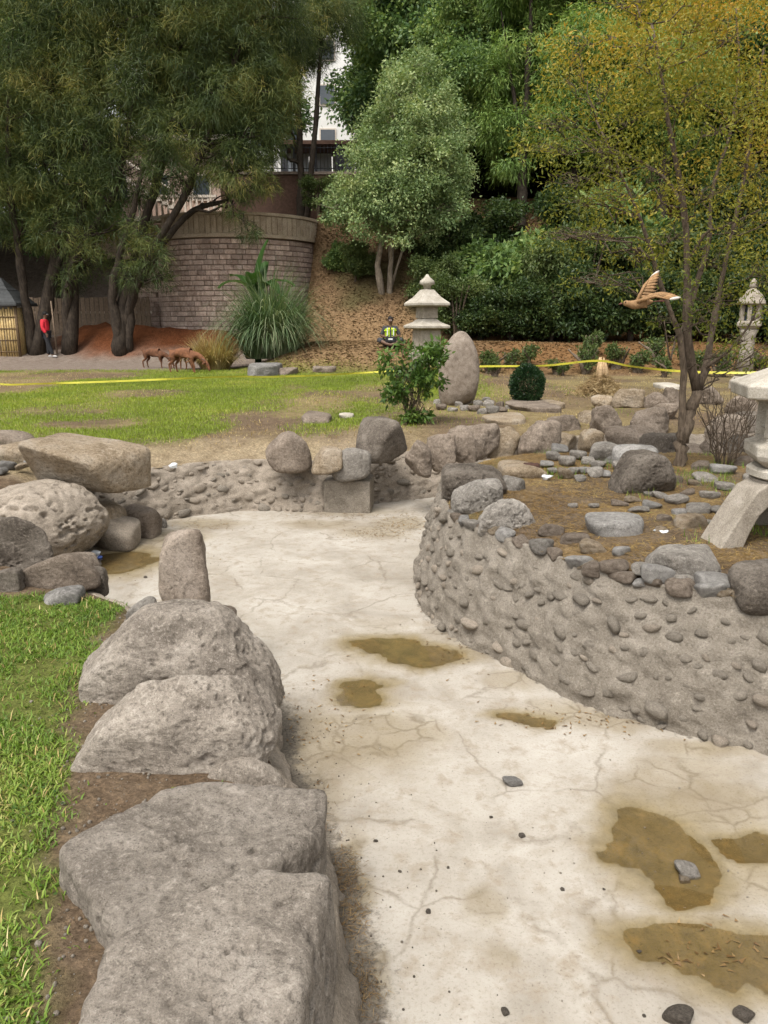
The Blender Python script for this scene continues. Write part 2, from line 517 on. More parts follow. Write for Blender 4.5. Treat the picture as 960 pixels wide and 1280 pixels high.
def floor_z(x, y, want_attr=False):
    wx = x + .10 * fbm2(x * 4.2, y * 4.2, 4, 31) + .02 * fbm2(x * 22, y * 22, 2, 33)
    wy = y + .13 * fbm2(x * 4.2 + 9, y * 4.2, 4, 32) + .02 * fbm2(x * 22, y * 22, 2, 34)
    z = FLOOR + .004 * fbm2(x * 2.5, y * 2.5, 4, 35) + .0015 * fbm2(x * 14, y * 14, 2, 36)
    pud = np.zeros_like(x)
    for g in puddles:
        for cx, cy, a, b in g:
            d = np.sqrt(((wx - cx) / a) ** 2 + ((wy - cy) / b) ** 2)
            pud = np.maximum(pud, 1.25 - d * .25 - (d > 1) * (d - 1) * .75)
    pud = np.clip(pud, 0, 1.25)
    z = z - .018 * sstep(.78, 1.18, pud) + .0026 * fbm2(x * 18, y * 18, 3, 38) * (pud > .3)
    if not want_attr: return z
    st = np.zeros_like(x)
    for cx, cy, a, b, v in stains:
        d = np.sqrt(((wx - cx) / a) ** 2 + ((wy - cy) / b) ** 2)
        st = np.maximum(st, v * sstep(1.25, .35, d))
    st = np.maximum(st, sstep(.25, 1.0, pud))
    return z, st, pud
WATER = FLOOR - .0075

# ------------------------------------------------------------------ ground material and sheet
def ground_mat():
    t = NT('ground_soil')
    tc = t.n('TexCoord').outputs['Object']
    at = t.n('Attribute', attribute_name='tint')
    n1 = t.noise(tc, 5, 6, .7, .3)
    n2 = t.noise(tc, 60, 5, .75)
    col = t.mix(t.ramp(n1, [(.35, (.75,) * 3), (.6, (0,) * 3)]), at.outputs['Color'], t.mix(1.0, at.outputs['Color'], (.55, .5, .46), 'MULTIPLY'))
    n4 = t.noise(tc, 28, 6, .8, .6)
    col = t.mix(.8, col, t.mix(1.0, col, t.ramp(n4, [(.32, (.5, .47, .44)), (.5, (1.0, 1.0, 1.0)), (.66, (1.7, 1.65, 1.55))]), 'MULTIPLY'))
    col = t.mix(t.ramp(n2, [(.35, (.6,) * 3), (.55, (0,) * 3)]), col, t.mix(1.0, col, (.4, .38, .35), 'MULTIPLY'))
    b = t.bump(n1, .5, .08)
    b = t.bump(n2, .8, .02, b)
    return t.done(t.bsdf(col, .95, b, .1))
M['ground'] = ground_mat()

def set_tint(me, col):
    a = me.attributes.new('tint', 'FLOAT_COLOR', 'POINT')
    a.data.foreach_set('color', np.concatenate([col, np.ones((len(col), 1))], 1).astype(np.float32).ravel())

pond_poly = np.vstack([outer_t[::2], [[14, 10.8], [14, -2.6], [2.4, -2.6]]])
gpts = []
def grid(x0, x1, y0, y1, s, skip=None):
    X, Y = np.meshgrid(np.arange(x0, x1, s), np.arange(y0, y1, s))
    X = X.ravel() + rng.uniform(-.3, .3, X.size) * s; Y = Y.ravel() + rng.uniform(-.3, .3, Y.size) * s
    k = np.ones(len(X), bool)
    for (a, b, c, d) in skip or []:
        k &= ~((X > a) & (X < b) & (Y > c) & (Y < d))
    gpts.append(np.stack([X[k], Y[k]], 1))
N1 = (-4.5, .6, .5, 7.2); N2 = (-9, 9, 7.2, 14.5); N3 = (-18, 18, 14.5, 40)
grid(*N1, .085)
grid(*N2, .15)
grid(*N3, .34)
grid(-60, 60, -12, 90, 1.8, [N1, N2, N3])
grid(-420, 420, -120, 700, 60, [(-60, 60, -12, 90)])
P = np.vstack(gpts)
P = P[~inside(P[:, 0], P[:, 1], pond_poly)]
d, _ = near_line(P[:, 0], P[:, 1], pond_poly)
P = P[d > .035]
allp = np.vstack([pond_poly, P])
npp = len(pond_poly)
res = delaunay_2d_cdt([Vector(p) for p in allp], [(i, (i + 1) % npp) for i in range(npp)], [], 0, 1e-5)
GV = np.array([tuple(v) for v in res[0]]); GF = np.array([list(f) for f in res[2]])
cen = GV[GF].mean(1)
GF = GF[~inside(cen[:, 0], cen[:, 1], pond_poly)]
gx, gy = GV[:, 0], GV[:, 1]
gz = land(gx, gy)

# grass boundary in the near left bank (soil strip between lawn and boulders)
edge_px = np.array([onz(px, py, -.38)[:2] for px, py in [(70, 1400), (74, 1280), (80, 1150), (78, 1060), (92, 985), (104, 920), (116, 850), (134, 800), (150, 765), (160, 742)]])
edge_s = spline(edge_px, .05)
YE = onz(60, 738, -.36)[1]
def grass_near(x, y):
    """1 on the near lawn, 0 on its bare edge"""
    xe = np.interp(y, edge_s[:, 1], edge_s[:, 0])
    m = sstep(-.02, .14, xe - x + .16 * fbm2(x * 4.5, y * 4.5, 4, 41))
    ye = YE + .1 * fbm2(x * 3, y * 3, 2, 42)
    m = m * sstep(0, .15, ye - y)
    return m * (x < .2) * (y > -3)
bare_px = [(180, 492, 70, 6), (330, 522, 80, 9), (130, 528, 60, 8), (70, 530, 40, 5), (250, 585, 90, 14), (480, 545, 90, 20), (600, 520, 150, 30), (20, 455, 90, 5), (400, 500, 50, 8)]
bares = []
for q in bare_px:
    c = onz(q[0], q[1], 0); bares.append((c[0], c[1], abs(onz(q[0] + q[2], q[1], 0)[0] - c[0]), abs(onz(q[0], q[1] - q[3], 0)[1] - onz(q[0], q[1] + q[3], 0)[1]) / 2))
def grass_far(x, y):
    n = fbm2(x * .55, y * .3, 4, 51)
    m = sstep(-.30, .16, n + .05)
    for cx, cy, a, b in bares:
        dd = np.sqrt(((x - cx) / a) ** 2 + ((y - cy) / b) ** 2)
        m = m * (1 - .92 * sstep(1.15, .5, dd + .35 * fbm2(x * 2.5, y * 2.5, 3, 52)))
    d_, k_ = near_line(x, y, outer_t[i_near:])
    m = m * sstep(.45, 1.3, d_ + .3 * fbm2(x * 2, y * 2, 2, 53))
    right = sstep(2.6, .4, x - .06 * (y - 10) + .5 * fbm2(x, y, 2, 54))
    m = m * (.13 + .87 * right)
    far = sstep(26.8, 25.2, y + .4 * fbm2(x, y, 2, 55) - .07 * np.clip(x + 5, -20, 0) + .9 * sstep(-5, -2, x))
    return np.clip(m * far, 0, 1) * (y > 8.5) * ~inside(x, y, pond_poly)

soil = np.array([.155, .112, .074]); pale = np.array([.33, .265, .18]); litter = np.array([.235, .155, .082]); path = np.array([.22, .18, .15])
red = np.array([.175, .064, .027]); green = np.array([.125, .155, .032]); dark = np.array([.06, .045, .03]); straw = np.array([.27, .215, .105]); bankc = np.array([.19, .105, .045])
def mixc(c, d, f): return c * (1 - f[:, None]) + d * f[:, None]
lump = sstep(-5.0, -2.2, gx)
col = np.tile(soil, (len(gx), 1))
col = mixc(col, straw, ((gy > 8.5) & (gy < 27)) * sstep(-.3, .3, fbm2(gx * .8, gy * .8, 3, 61)) * .75)
dd, kk = near_line(gx, gy, outer_t)
col = mixc(col, pale, sstep(1.2, .1, dd) * (tfar[kk] > .5) * sstep(1.0, -.2, gx) * .8)
gn, gf = grass_near(gx, gy), grass_far(gx, gy)
col = mixc(col, green, np.clip(gn * .85 + gf * .8, 0, 1))
col = mixc(col, path, (1 - lump) * sstep(25.0, 26.6, gy))
col = mixc(col, litter, lump * sstep(23.6, 25.4, gy) * sstep(4.4, 2.2, gx))
col = mixc(col, bankc, lump * sstep(22.5, 25.4, gy) * sstep(2.2, 4.4, gx))
rs = np.zeros(len(gx))
for hx, hy, hr in ((-10.6, 32.4, 2.2), (-8.6, 32.6, 2.0), (-6.8, 32.6, 1.6), (-12.2, 33.2, 1.8)):
    rs = np.maximum(rs, sstep(1.15, .5, np.sqrt((gx - hx) ** 2 + ((gy - hy) * 1.3) ** 2) / hr + .2 * fbm2(gx * 2, gy * 2, 2, 62)))
col = mixc(col, red, rs)
hillm = sstep(29.5, 31, gy) * lump
col = mixc(col, np.array([.21, .135, .075]), hillm * .8)
col = mixc(col, np.array([.07, .075, .03]), hillm * sstep(.0, .5, fbm2(gx * .7, gy * .7, 3, 63)) * .7)
col = mixc(col, dark, sstep(40, 43, gy))
me = mesh_np('ground', np.stack([gx, gy, gz], 1), GF, M['ground'])
set_tint(me, col)
tag(link('ground', me), kind='structure')

# island top
ip = island_t[::2]
X, Y = np.meshgrid(np.arange(.2, 8.6, .075), np.arange(2.8, 9.8, .075))
X = X.ravel() + rng.uniform(-.02, .02, X.size); Y = Y.ravel() + rng.uniform(-.02, .02, Y.size)
k = inside(X, Y, ip); X, Y = X[k], Y[k]
d, _ = near_line(X, Y, ip); X, Y = X[d > .03], Y[d > .03]
res = delaunay_2d_cdt([Vector(p) for p in np.vstack([ip, np.stack([X, Y], 1)])], [(i, (i + 1) % len(ip)) for i in range(len(ip))], [], 0, 1e-5)
IV = np.array([tuple(v) for v in res[0]]); IF = np.array([list(f) for f in res[2]])
cen = IV[IF].mean(1); IF = IF[inside(cen[:, 0], cen[:, 1], ip)]
icol = np.tile(np.array([.15, .112, .075]), (len(IV), 1))
icol = mixc(icol, np.array([.22, .155, .08]), sstep(-.2, .3, fbm2(IV[:, 0] * 1.6, IV[:, 1] * 1.6, 3, 71)))
icol = mixc(icol, np.array([.13, .12, .05]), sstep(.15, .5, fbm2(IV[:, 0] * 1.1 + 5, IV[:, 1] * 1.1, 3, 72)) * .5)
me = mesh_np('island_ground', np.stack([IV[:, 0], IV[:, 1], isle(IV[:, 0], IV[:, 1])], 1), IF, M['ground'])
set_tint(me, icol)
tag(link('island_ground', me), kind='structure')

# ------------------------------------------------------------------ dry pond floor and its puddles
def floor_mat():
    t = NT('pond_concrete')
    tc = t.n('TexCoord').outputs['Object']
    at = t.n('Attribute', attribute_name='stain').outputs['Fac']
    pd = t.n('Attribute', attribute_name='wet').outputs['Fac']
    n1 = t.noise(tc, 1.6, 7, .65, .4)
    n2 = t.noise(tc, 9, 8, .7, .2)
    n3 = t.noise(tc, 70, 5, .75)
    col = t.ramp(n1, [(.3, (.235, .205, .164)), (.5, (.335, .302, .254)), (.72, (.42, .389, .34))])
    col = t.mix(t.ramp(n2, [(.33, (.85,) * 3), (.5, (0,) * 3)]), col, (.25, .205, .15))
    # cracks: two sizes of plates, only where the mud film has dried and split
    wv = t.n('VectorMath', operation='ADD')
    nv = t.n('TexNoise', i_Scale=5.0, i_Detail=4); t.l(tc, nv.inputs['Vector'])
    sv = t.n('VectorMath', operation='SCALE'); sv.inputs['Scale'].default_value = .18; t.l(nv.outputs['Color'], sv.inputs[0])
    t.l(tc, wv.inputs[0]); t.l(sv.outputs[0], wv.inputs[1])
    v1 = t.n('TexVoronoi', feature='DISTANCE_TO_EDGE', i_Scale=4.6); t.l(wv.outputs[0], v1.inputs['Vector'])
    v2 = t.n('TexVoronoi', feature='DISTANCE_TO_EDGE', i_Scale=1.25); t.l(wv.outputs[0], v2.inputs['Vector'])
    c1 = t.ramp(v1.outputs[0], [(.0, (1,) * 3), (.03, (.5,) * 3), (.075, (0,) * 3)])
    c2 = t.ramp(v2.outputs[0], [(.0, (1,) * 3), (.008, (.6,) * 3), (.018, (0,) * 3)])
    sm = t.ramp(t.math('ADD', at, t.math('MULTIPLY', t.math('SUBTRACT', t.noise(tc, 1.4, 4), .5), 1.3)), [(.24, (0,) * 3), (.5, (1,) * 3)])
    brk = t.ramp(t.noise(tc, 3.3, 4), [(.42, (0,) * 3), (.56, (1,) * 3)])
    crack = t.math('MAXIMUM', t.math('MULTIPLY', t.math('MULTIPLY', c1, sm), t.math('ADD', brk, .3, True)), t.math('MULTIPLY', c2, t.math('MULTIPLY', t.ramp(t.noise(tc, 2.1, 5, .7), [(.43, (0,) * 3), (.56, (1,) * 3)]), .8)))
    # silt stains
    sn = t.math('ADD', at, t.math('MULTIPLY', t.math('SUBTRACT', n2, .5), 1.1))
    sf = t.ramp(t.math('ADD', sn, t.math('MULTIPLY', t.math('SUBTRACT', t.noise(tc, .9, 6, .7), .42), 1.0)), [(.14, (0,) * 3), (.42, (.45,) * 3), (.85, (.9,) * 3)])
    col = t.mix(sf, col, t.ramp(n1, [(.3, (.19, .15, .095)), (.7, (.27, .225, .15))]))
    col = t.mix(t.math('MULTIPLY', crack, .6), col, (.12, .09, .055))
    pdn = t.math('ADD', pd, t.math('MULTIPLY', t.math('SUBTRACT', n2, .5), t.math('MULTIPLY', t.math('MINIMUM', pd, .5), 1.3)))
    wet = t.ramp(pdn, [(.1, (0,) * 3), (.55, (.45,) * 3), (1.0, (.92,) * 3)])
    col = t.mix(wet, col, t.mix(t.ramp(pd, [(.7, (0,) * 3), (1.2, (1,) * 3)]), t.ramp(t.noise(tc, 12, 5, .7), [(.3, (.16, .125, .07)), (.7, (.25, .20, .115))]), t.ramp(t.noise(tc, 9, 6, .75, .5), [(.32, (.10, .078, .036)), (.55, (.165, .124, .056)), (.7, (.23, .155, .06))])))
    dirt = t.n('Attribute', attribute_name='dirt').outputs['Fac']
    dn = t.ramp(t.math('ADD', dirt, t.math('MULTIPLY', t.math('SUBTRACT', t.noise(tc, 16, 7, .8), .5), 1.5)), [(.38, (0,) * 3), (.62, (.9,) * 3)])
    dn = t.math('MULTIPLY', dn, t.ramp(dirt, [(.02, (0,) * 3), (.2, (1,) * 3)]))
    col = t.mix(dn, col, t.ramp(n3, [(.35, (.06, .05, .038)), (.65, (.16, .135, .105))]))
    dk = t.ramp(n3, [(.30, (.85,) * 3), (.46, (0,) * 3)])
    col = t.mix(dk, col, t.mix(1.0, col, (.6, .56, .5), 'MULTIPLY'))
    rough = t.math('SUBTRACT', .88, t.math('MULTIPLY', wet, .35))
    b = t.bump(n2, .35, .02)
    b = t.bump(n3, .3, .006, b)
    b = t.bump(crack, -.5, .008, b)
    return t.done(t.bsdf(col, rough, b, .3))
M['floor'] = floor_mat()
step = .03
nx, ny = int(13 / .045), int(13.4 / .045)
xs = np.concatenate([np.arange(-4.2, 3.2, step), np.arange(3.2, 14, .25)])
ys = np.concatenate([np.arange(-2.4, 1.6, .2), np.arange(1.6, 11.7, step)])
X, Y = np.meshgrid(xs, ys)
xf, yf = X.ravel(), Y.ravel()
zf, st, pud = floor_z(xf, yf, True)
nxx, nyy = len(xs), len(ys)
ii = (np.arange(nyy - 1)[:, None] * nxx + np.arange(nxx - 1)[None, :]).ravel()
ff = np.stack([ii, ii + 1, ii + 1 + nxx, ii + nxx], 1)
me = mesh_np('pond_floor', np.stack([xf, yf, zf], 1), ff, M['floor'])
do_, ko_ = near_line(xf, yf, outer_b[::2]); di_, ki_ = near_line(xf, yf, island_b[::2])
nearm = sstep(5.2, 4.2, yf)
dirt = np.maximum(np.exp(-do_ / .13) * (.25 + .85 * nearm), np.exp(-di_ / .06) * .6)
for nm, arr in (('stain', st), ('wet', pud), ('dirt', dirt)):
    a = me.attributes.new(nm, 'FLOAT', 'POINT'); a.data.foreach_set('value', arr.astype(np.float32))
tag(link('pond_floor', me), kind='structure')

def water_mat():
    t = NT('puddle_water')
    tc = t.n('TexCoord').outputs['Object']
    fr = t.n('Fresnel', i_IOR=1.33)
    tr = t.n('BsdfTransparent'); tr.inputs[0].default_value = (.93, .89, .80, 1)
    gl = t.n('BsdfGlossy'); gl.inputs['Roughness'].default_value = .03; gl.inputs['Color'].default_value = (1, 1, 1, 1)
    bn = t.bump(t.noise(tc, 6, 2), .02, .01); t.l(bn, gl.inputs['Normal'])
    mx = t.n('MixShader'); t.l(fr.outputs[0], mx.inputs[0]); t.l(tr.outputs[0], mx.inputs[1]); t.l(gl.outputs[0], mx.inputs[2])
    return t.done(mx.outputs[0])
M['water'] = water_mat()
for g in puddles:
    pts = []
    c = np.mean([[q[0], q[1]] for q in g], 0)
    for a in np.linspace(0, 2 * np.pi, 40, endpoint=False):
        best = 0
        for cx, cy, ax, by in g:
            best = max(best, np.dot([cx - c[0], cy - c[1]], [math.cos(a), math.sin(a)]) + math.hypot(ax * math.cos(a), by * math.sin(a)) + .14)
        pts.append([c[0] + best * math.cos(a), c[1] + best * math.sin(a), WATER])
    o = obj('puddle', np.array(pts), [list(range(40))], M['water'], smooth=False)
    tag(o, kind='structure')

# ------------------------------------------------------------------ pond walls: rough mortar with cobbles set in it
ICO = {}
def ico(level):
    if level not in ICO:
        bm = bmesh.new(); bmesh.ops.create_icosphere(bm, subdivisions=level, radius=1)
        bm.verts.ensure_lookup_table()
        V = np.array([tuple(v.co) for v in bm.verts]); Fc = np.array([[v.index for v in f.verts] for f in bm.faces])
        bm.free(); ICO[level] = (V / np.linalg.norm(V, axis=1)[:, None], Fc)
    return ICO[level]
def rock_verts(level, dims, seed, nplanes=9, p=9, rough=.07, freq=2.2, cuts=(), tight=(.74, 1.0), pits=.0):
    """a boulder: rounded intersection of planes, roughened; dims are half sizes"""
    r_ = np.random.default_rng(seed)
    U, Fc = ico(level)
    dims = np.asarray(dims, float)
    D = U * dims; D /= np.linalg.norm(D, axis=1)[:, None]
    N = [[1, 0, 0], [-1, 0, 0], [0, 1, 0], [0, -1, 0], [0, 0, 1], [0, 0, -1]]
    H = [dims[0], dims[0], dims[1], dims[1], dims[2], dims[2]]
    for _ in range(nplanes):
        n = r_.normal(size=3); n /= np.linalg.norm(n)
        N.append(n); H.append(np.linalg.norm(n * dims) * r_.uniform(*tight))
    for n, h in cuts:
        n = np.asarray(n, float); n = n / np.linalg.norm(n)
        N.append(n); H.append(np.linalg.norm(n * dims) * h)
    N = np.array(N); H = np.array(H)
    A = np.clip(D @ N.T, 0, None) / H
    r = (A ** p).sum(1) ** (-1.0 / p)
    V = D * r[:, None]
    s = dims.mean()
    Q = V / s * freq + seed * 1.37
    f = fbm(Q, 5 if level > 4 else 3, seed % 97, .55)
    rid = 1 - np.abs(fbm(Q * 1.7 + 31, 4 if level > 4 else 2, seed % 89 + 5))
    disp = rough * (f * 1.0 + (rid - .75) * .55)
    if level > 4:
        disp = disp + rough * .16 * fbm(Q * 9, 3, seed % 61, .6)
        if pits:
            q = fbm(Q * 4.2 + 7, 2, seed % 71)
            disp = disp - pits * sstep(.22, .5, q)
    V = V + D * (disp * s)[:, None]
    return V, Fc

def wall_surface(base, nrm, top_z, bat, t):
    """points of the wall's face at height fraction t (0 floor, 1 lip)"""
    z = (FLOOR - .05) * (1 - t) + top_z * t
    bulge = .035 * np.sin(np.pi * t)
    xy = base + nrm * (bat * t - bulge)[:, None]
    return np.concatenate([xy, z[:, None]], 1)
def build_wall(name, label, base, nrm, top_z, bat, closed, rows, amp, mat, lip, seed):
    n = len(base)
    ts = list(np.linspace(0, 1, rows))
    G = []
    for t in ts: G.append(wall_surface(base, nrm, top_z, bat, np.full(n, t)))
    for e in (.35, 1.0):
        q = wall_surface(base, nrm, top_z, bat, np.full(n, 1.0))
        q[:, :2] += nrm * lip * e; q[:, 2] += .012 * (1 - e) - .05 * (e > .9)
        G.append(q)
    G = np.array(G)
    V = G.reshape(-1, 3)
    nn = np.concatenate([-nrm, np.full((n, 1), .35)], 1); nn /= np.linalg.norm(nn, axis=1)[:, None]
    NN = np.tile(nn, (len(G), 1))
    f = fbm(V * 6.5, 4, seed, .6)
    r2 = 1 - np.abs(fbm(V * 13 + 5, 3, seed + 3))
    cob = np.clip(fbm(V * 11 + 3, 2, seed + 9), 0, 1) + .5 * np.clip(fbm(V * 24 + 3, 2, seed + 19), 0, 1)
    V = V + NN * (amp * (f * 1.1 + (r2 - .8) * .8 + cob * 1.2))[:, None]
    m = len(G)
    a = np.arange(n if closed else n - 1); b = (a + 1) % n
    Fc = np.concatenate([np.stack([i * n + a, (i + 1) * n + a, (i + 1) * n + b, i * n + b], 1) for i in range(m - 1)])
    c0 = base.mean(0)
    root = thing(name, label, 'wall', (c0[0], c0[1], FLOOR))
    obj('mortar_face', V, Fc, mat, root)
    return root
stone_meshes = {}
def stone_lib(key, mat, count, level, dimr, seed, nplanes=5, p=6, rough=.07):
    L = []
    for i in range(count):
        r_ = np.random.default_rng(seed + i)
        d = [1.0, r_.uniform(*dimr), r_.uniform(*dimr)]
        V, Fc = rock_verts(level, d, seed + i, nplanes, p, rough)
        L.append(mesh_np(key, V, Fc, mat))
    stone_meshes[key] = L
    return L
stone_lib('wall_mud', M['mud'], 10, 2, (.55, .85), 300)
stone_lib('wall_grey', M['rock_grey'], 6, 2, (.55, .85), 360)
stone_lib('wall_pale', M['mud_light'], 8, 2, (.55, .85), 330)
def set_stones(root, base, nrm, top_z, bat, sel, count, size, libs, seed, tmax=.93, flat=.5, name='stone'):
    r_ = np.random.default_rng(seed)
    placed = []
    o0 = world_loc(root)
    tries = 0
    while len(placed) < count and tries < count * 60:
        tries += 1
        i = sel[r_.integers(len(sel))]; t = r_.uniform(.06, tmax)
        s = size[0] + (size[1] - size[0]) * r_.uniform() ** 2 * (1.2 - .45 * t)
        p = wall_surface(base[i:i + 1], nrm[i:i + 1], top_z[i:i + 1], bat[i:i + 1], np.array([t]))[0]
        if any((p[0] - q[0]) ** 2 + (p[1] - q[1]) ** 2 + (p[2] - q[2]) ** 2 < ((s + q[3]) * .80) ** 2 for q in placed): continue
        placed.append((*p, s))
        p = p + np.array([nrm[i][0], nrm[i][1], -.2]) * s * r_.uniform(-.14, .32)
        L = stone_meshes[libs[r_.integers(len(libs))]]
        o = link(name, L[r_.integers(len(L))], root, p - o0)
        o.scale = (s, s * r_.uniform(.6, .95), s * r_.uniform(.55, .9))
        nv = np.array([-nrm[i][0], -nrm[i][1], .35])
        o.rotation_euler = (r_.uniform(-.5, .5), r_.uniform(-.5, .5), math.atan2(nrm[i][1], nrm[i][0]) + math.pi / 2 + r_.uniform(-.5, .5))
    return placed

iw = build_wall('island_wall', 'battered grey mortar wall studded with cobbles holding up the island', island_b, island_n, island_top_z, island_bat, True, 40, .036, M['mud'], .07, 81)
vis = [i for i in range(len(island_b)) if island_b[i, 1] < 8.2 and island_b[i, 0] < 2.75]
set_stones(iw, island_b, island_n, island_top_z, island_bat, vis, 300, (.034, .092), ['wall_mud', 'wall_mud', 'wall_mud', 'wall_pale'], 82)
fw_i = np.arange(i_far - 8, n_o)
fw = build_wall('bank_wall', 'low wall of mud mortar and broken stones between pond and lawn', outer_b[fw_i], outer_n[fw_i], outer_top_z[fw_i], outer_bat[fw_i], False, 26, .05, M['mud_light'], .1, 91)
visf = [i for i in range(len(fw_i)) if outer_b[fw_i[i], 0] < 1.6]
set_stones(fw, outer_b[fw_i], outer_n[fw_i], outer_top_z[fw_i], outer_bat[fw_i], visf, 290, (.035, .11), ['wall_pale', 'wall_pale', 'wall_mud'], 92, .97)
lw_i = np.arange(0, i_far - 8)
lw = build_wall('kerb_wall', 'sloping concrete kerb wall under the row of big boulders', outer_b[lw_i], outer_n[lw_i], outer_top_z[lw_i], outer_bat[lw_i], False, 22, .03, M['mud_light'], .08, 95)

# ------------------------------------------------------------------ boulders and cobbles
def bbox_rock(x0, y0, x1, y1, z0, ztop, mode='std', dep=None):
    """pixel box + the level it stands on -> centre and half sizes in metres"""
    xm = (x0 + x1) / 2
    if mode == 'top':
        yf, yb = onz(xm, y1, ztop)[1], onz(xm, y0, ztop)[1]
    elif dep is not None:
        yf = onz(xm, y1, z0)[1]; yb = yf + dep
        ztop = ony(xm, y0, (yf + yb) / 2)[2]
    else:
        yf = onz(xm, y1, z0)[1]; yb = onz(xm, y0, z0 + (ztop - z0) * .85)[1]
        yb = max(yb, yf + .4 * (ztop - z0))
    yc = (yf + yb) / 2; zc = (z0 + ztop) / 2
    p = np.array([0, yc, zc]); s = ppm(p)
    return np.array([(xm - 480) / s, yc, zc]), np.array([(x1 - x0) / s / 2, (yb - yf) / 2, (ztop - z0) / 2])
def boulder(name, label, px, z0, ztop, mat, level=5, mode='std', dep=None, seed=1, rot=(0, 0, 0), sink=.06, cat='rock', group=None, grow=1.04, **kw):
    c, h = bbox_rock(*px, z0, ztop, mode, dep)
    c = c.copy(); h = h * grow
    bottom = c[2] - h[2] - sink
    topz = c[2] + h[2]
    h[2] = (topz - bottom) / 2; c[2] = (topz + bottom) / 2
    V, Fc = rock_verts(level, h, seed, **kw)
    V = np.array(Euler(rot).to_matrix()) @ V.T
    V = V.T + c
    o = obj(name, V, Fc, M[mat], origin=(c[0], c[1], z0))
    return tag(o, label, cat, group)

B = boulder
CW = {'rock_brown': 'brown', 'rock_tan': 'tan', 'rock_dark': 'dark', 'rock_grey': 'grey', 'grey_cobble': 'grey', 'slate_cobble': 'slate grey', 'tan_cobble': 'tan', 'brown_cobble': 'brown', 'dark_cobble': 'dark'}
# the row along the near bank
B('boulder', 'broad pale slab boulder with a pitted top, at the end of the kerb row', (124, 1088, 408, 1440), -.78, -.19, 'rock_pink', 6, 'top', seed=11, nplanes=0, p=24, rough=.06, freq=2.2, pits=.06, cuts=[((.95, -.1, .22), .92), ((-.8, .75, 0), .80)], rot=(.03, .05, 0))
B('boulder', 'flat-topped pale boulder with a dark broken side above the kerb', (78, 982, 392, 1166), -.78, -.25, 'rock_pink', 6, 'top', seed=16, nplanes=0, p=22, rough=.06, freq=2.3, pits=.06, cuts=[((.9, -.5, .2), .84), ((-.8, .7, 0), .82), ((-.8, -.7, 0), .80)], rot=(.02, .04, 0))
B('boulder', 'smooth small boulder wedged between two big kerb boulders', (258, 952, 356, 1018), -.55, -.26, 'rock_pink', 5, seed=13, nplanes=5, p=5, rough=.05)
B('boulder', 'rounded rough boulder with a flat grazed brow in the kerb row', (92, 846, 354, 992), -.48, .02, 'rock_pink', 6, seed=24, nplanes=4, p=13, rough=.085, freq=2.2, pits=.05, tight=(.84, 1.02), cuts=[((-.75, -.1, .65), .70), ((.7, -.2, .7), .82), ((0, -.75, .65), .80), ((-.2, .7, .7), .85)])
B('boulder', 'wide hunched boulder at the foot of the upright stone', (86, 768, 348, 900), -.48, .04, 'rock_pink', 6, seed=36, nplanes=4, p=13, rough=.085, freq=2.2, pits=.05, tight=(.84, 1.02), cuts=[((-.7, -.1, .72), .72), ((.75, -.1, .65), .74), ((.1, -.8, .6), .80)])
B('standing_stone', 'upright brown pillar stone standing on the kerb boulders', (199, 655, 258, 780), -.34, .6, 'pillar', 5, dep=.27, grow=1.0, seed=47, nplanes=4, p=14, rough=.10, freq=1.3, tight=(.86, 1.0), cat='standing stone', rot=(0, -.05, .2), pits=.02, cuts=[((-.6, -.1, .8), .88), ((-1, 0, .2), .92)])
B('boulder', 'low flat stone under the upright pillar stone', (176, 760, 292, 806), -.5, -.30, 'rock_brown', 5, seed=43, nplanes=6, rough=.08)
B('boulder', 'small angular grey rock beside the foot of the upright stone', (160, 748, 197, 782), -.38, -.22, 'rock_grey', 5, seed=44, nplanes=7, rough=.07)
B('boulder', 'small pale rock tucked between the upright stone and grass', (188, 765, 222, 784), -.38, -.28, 'rock_tan', 4, seed=45, nplanes=7, rough=.07)
# left rock pile
B('boulder', 'huge tan slab boulder overhanging the pond corner', (36, 553, 184, 640), -.30, .34, 'rock_tan', 6, dep=1.0, seed=52, nplanes=4, p=13, rough=.05, freq=1.8, tight=(.82, 1.0), cuts=[((-.25, -.75, -.6), .62), ((.75, -.65, -.1), .74), ((.1, -.3, .95), .9)], rot=(0, .10, .12), sink=-.16)
B('boulder', 'long flat tan boulder lying behind the overhanging slab', (0, 553, 76, 594), -0.12, 0.2, 'rock_tan', 5, dep=.8, seed=53, nplanes=6, p=9, rough=.06, cuts=[((.1, -.8, -.3), .7)])
B('boulder', 'smooth brown boulder at the lawn edge above the flat tan one', (-30, 540, 37, 566), -0.05, 0.18, 'rock_brown', 5, seed=54, nplanes=5, p=6, rough=.05)
B('boulder', 'big pockmarked boulder sloping into the pond corner', (-40, 612, 142, 722), -0.72, 0.0, 'mud_light', 6, dep=1.2, seed=55, nplanes=6, p=7, rough=.08, freq=2.2, pits=.10, cuts=[((.7, -.2, .6), .72)])
B('boulder', 'dark rough boulder in front of the pockmarked one', (-40, 662, 74, 732), -0.5, 0.05, 'rock_dark', 6, seed=56, nplanes=9, p=9, rough=.09, pits=.05)
B('boulder', 'sharp-ridged brown boulder lying along the grass edge', (30, 688, 124, 740), -0.42, -0.16, 'rock_brown', 5, seed=57, nplanes=8, p=11, rough=.06, cuts=[((-.2, .3, 1), .7)], rot=(0, -.25, .1))
B('boulder', 'small dark rock on the grass beside the blunt end of the ridged boulder', (-22, 712, 26, 742), -0.38, -0.2, 'rock_dark', 5, seed=58, nplanes=7, rough=.08)
B('boulder', 'flat bluish stone sunk in the grass', (54, 732, 108, 756), -0.38, -0.28, 'rock_slate', 5, seed=59, nplanes=6, rough=.05)
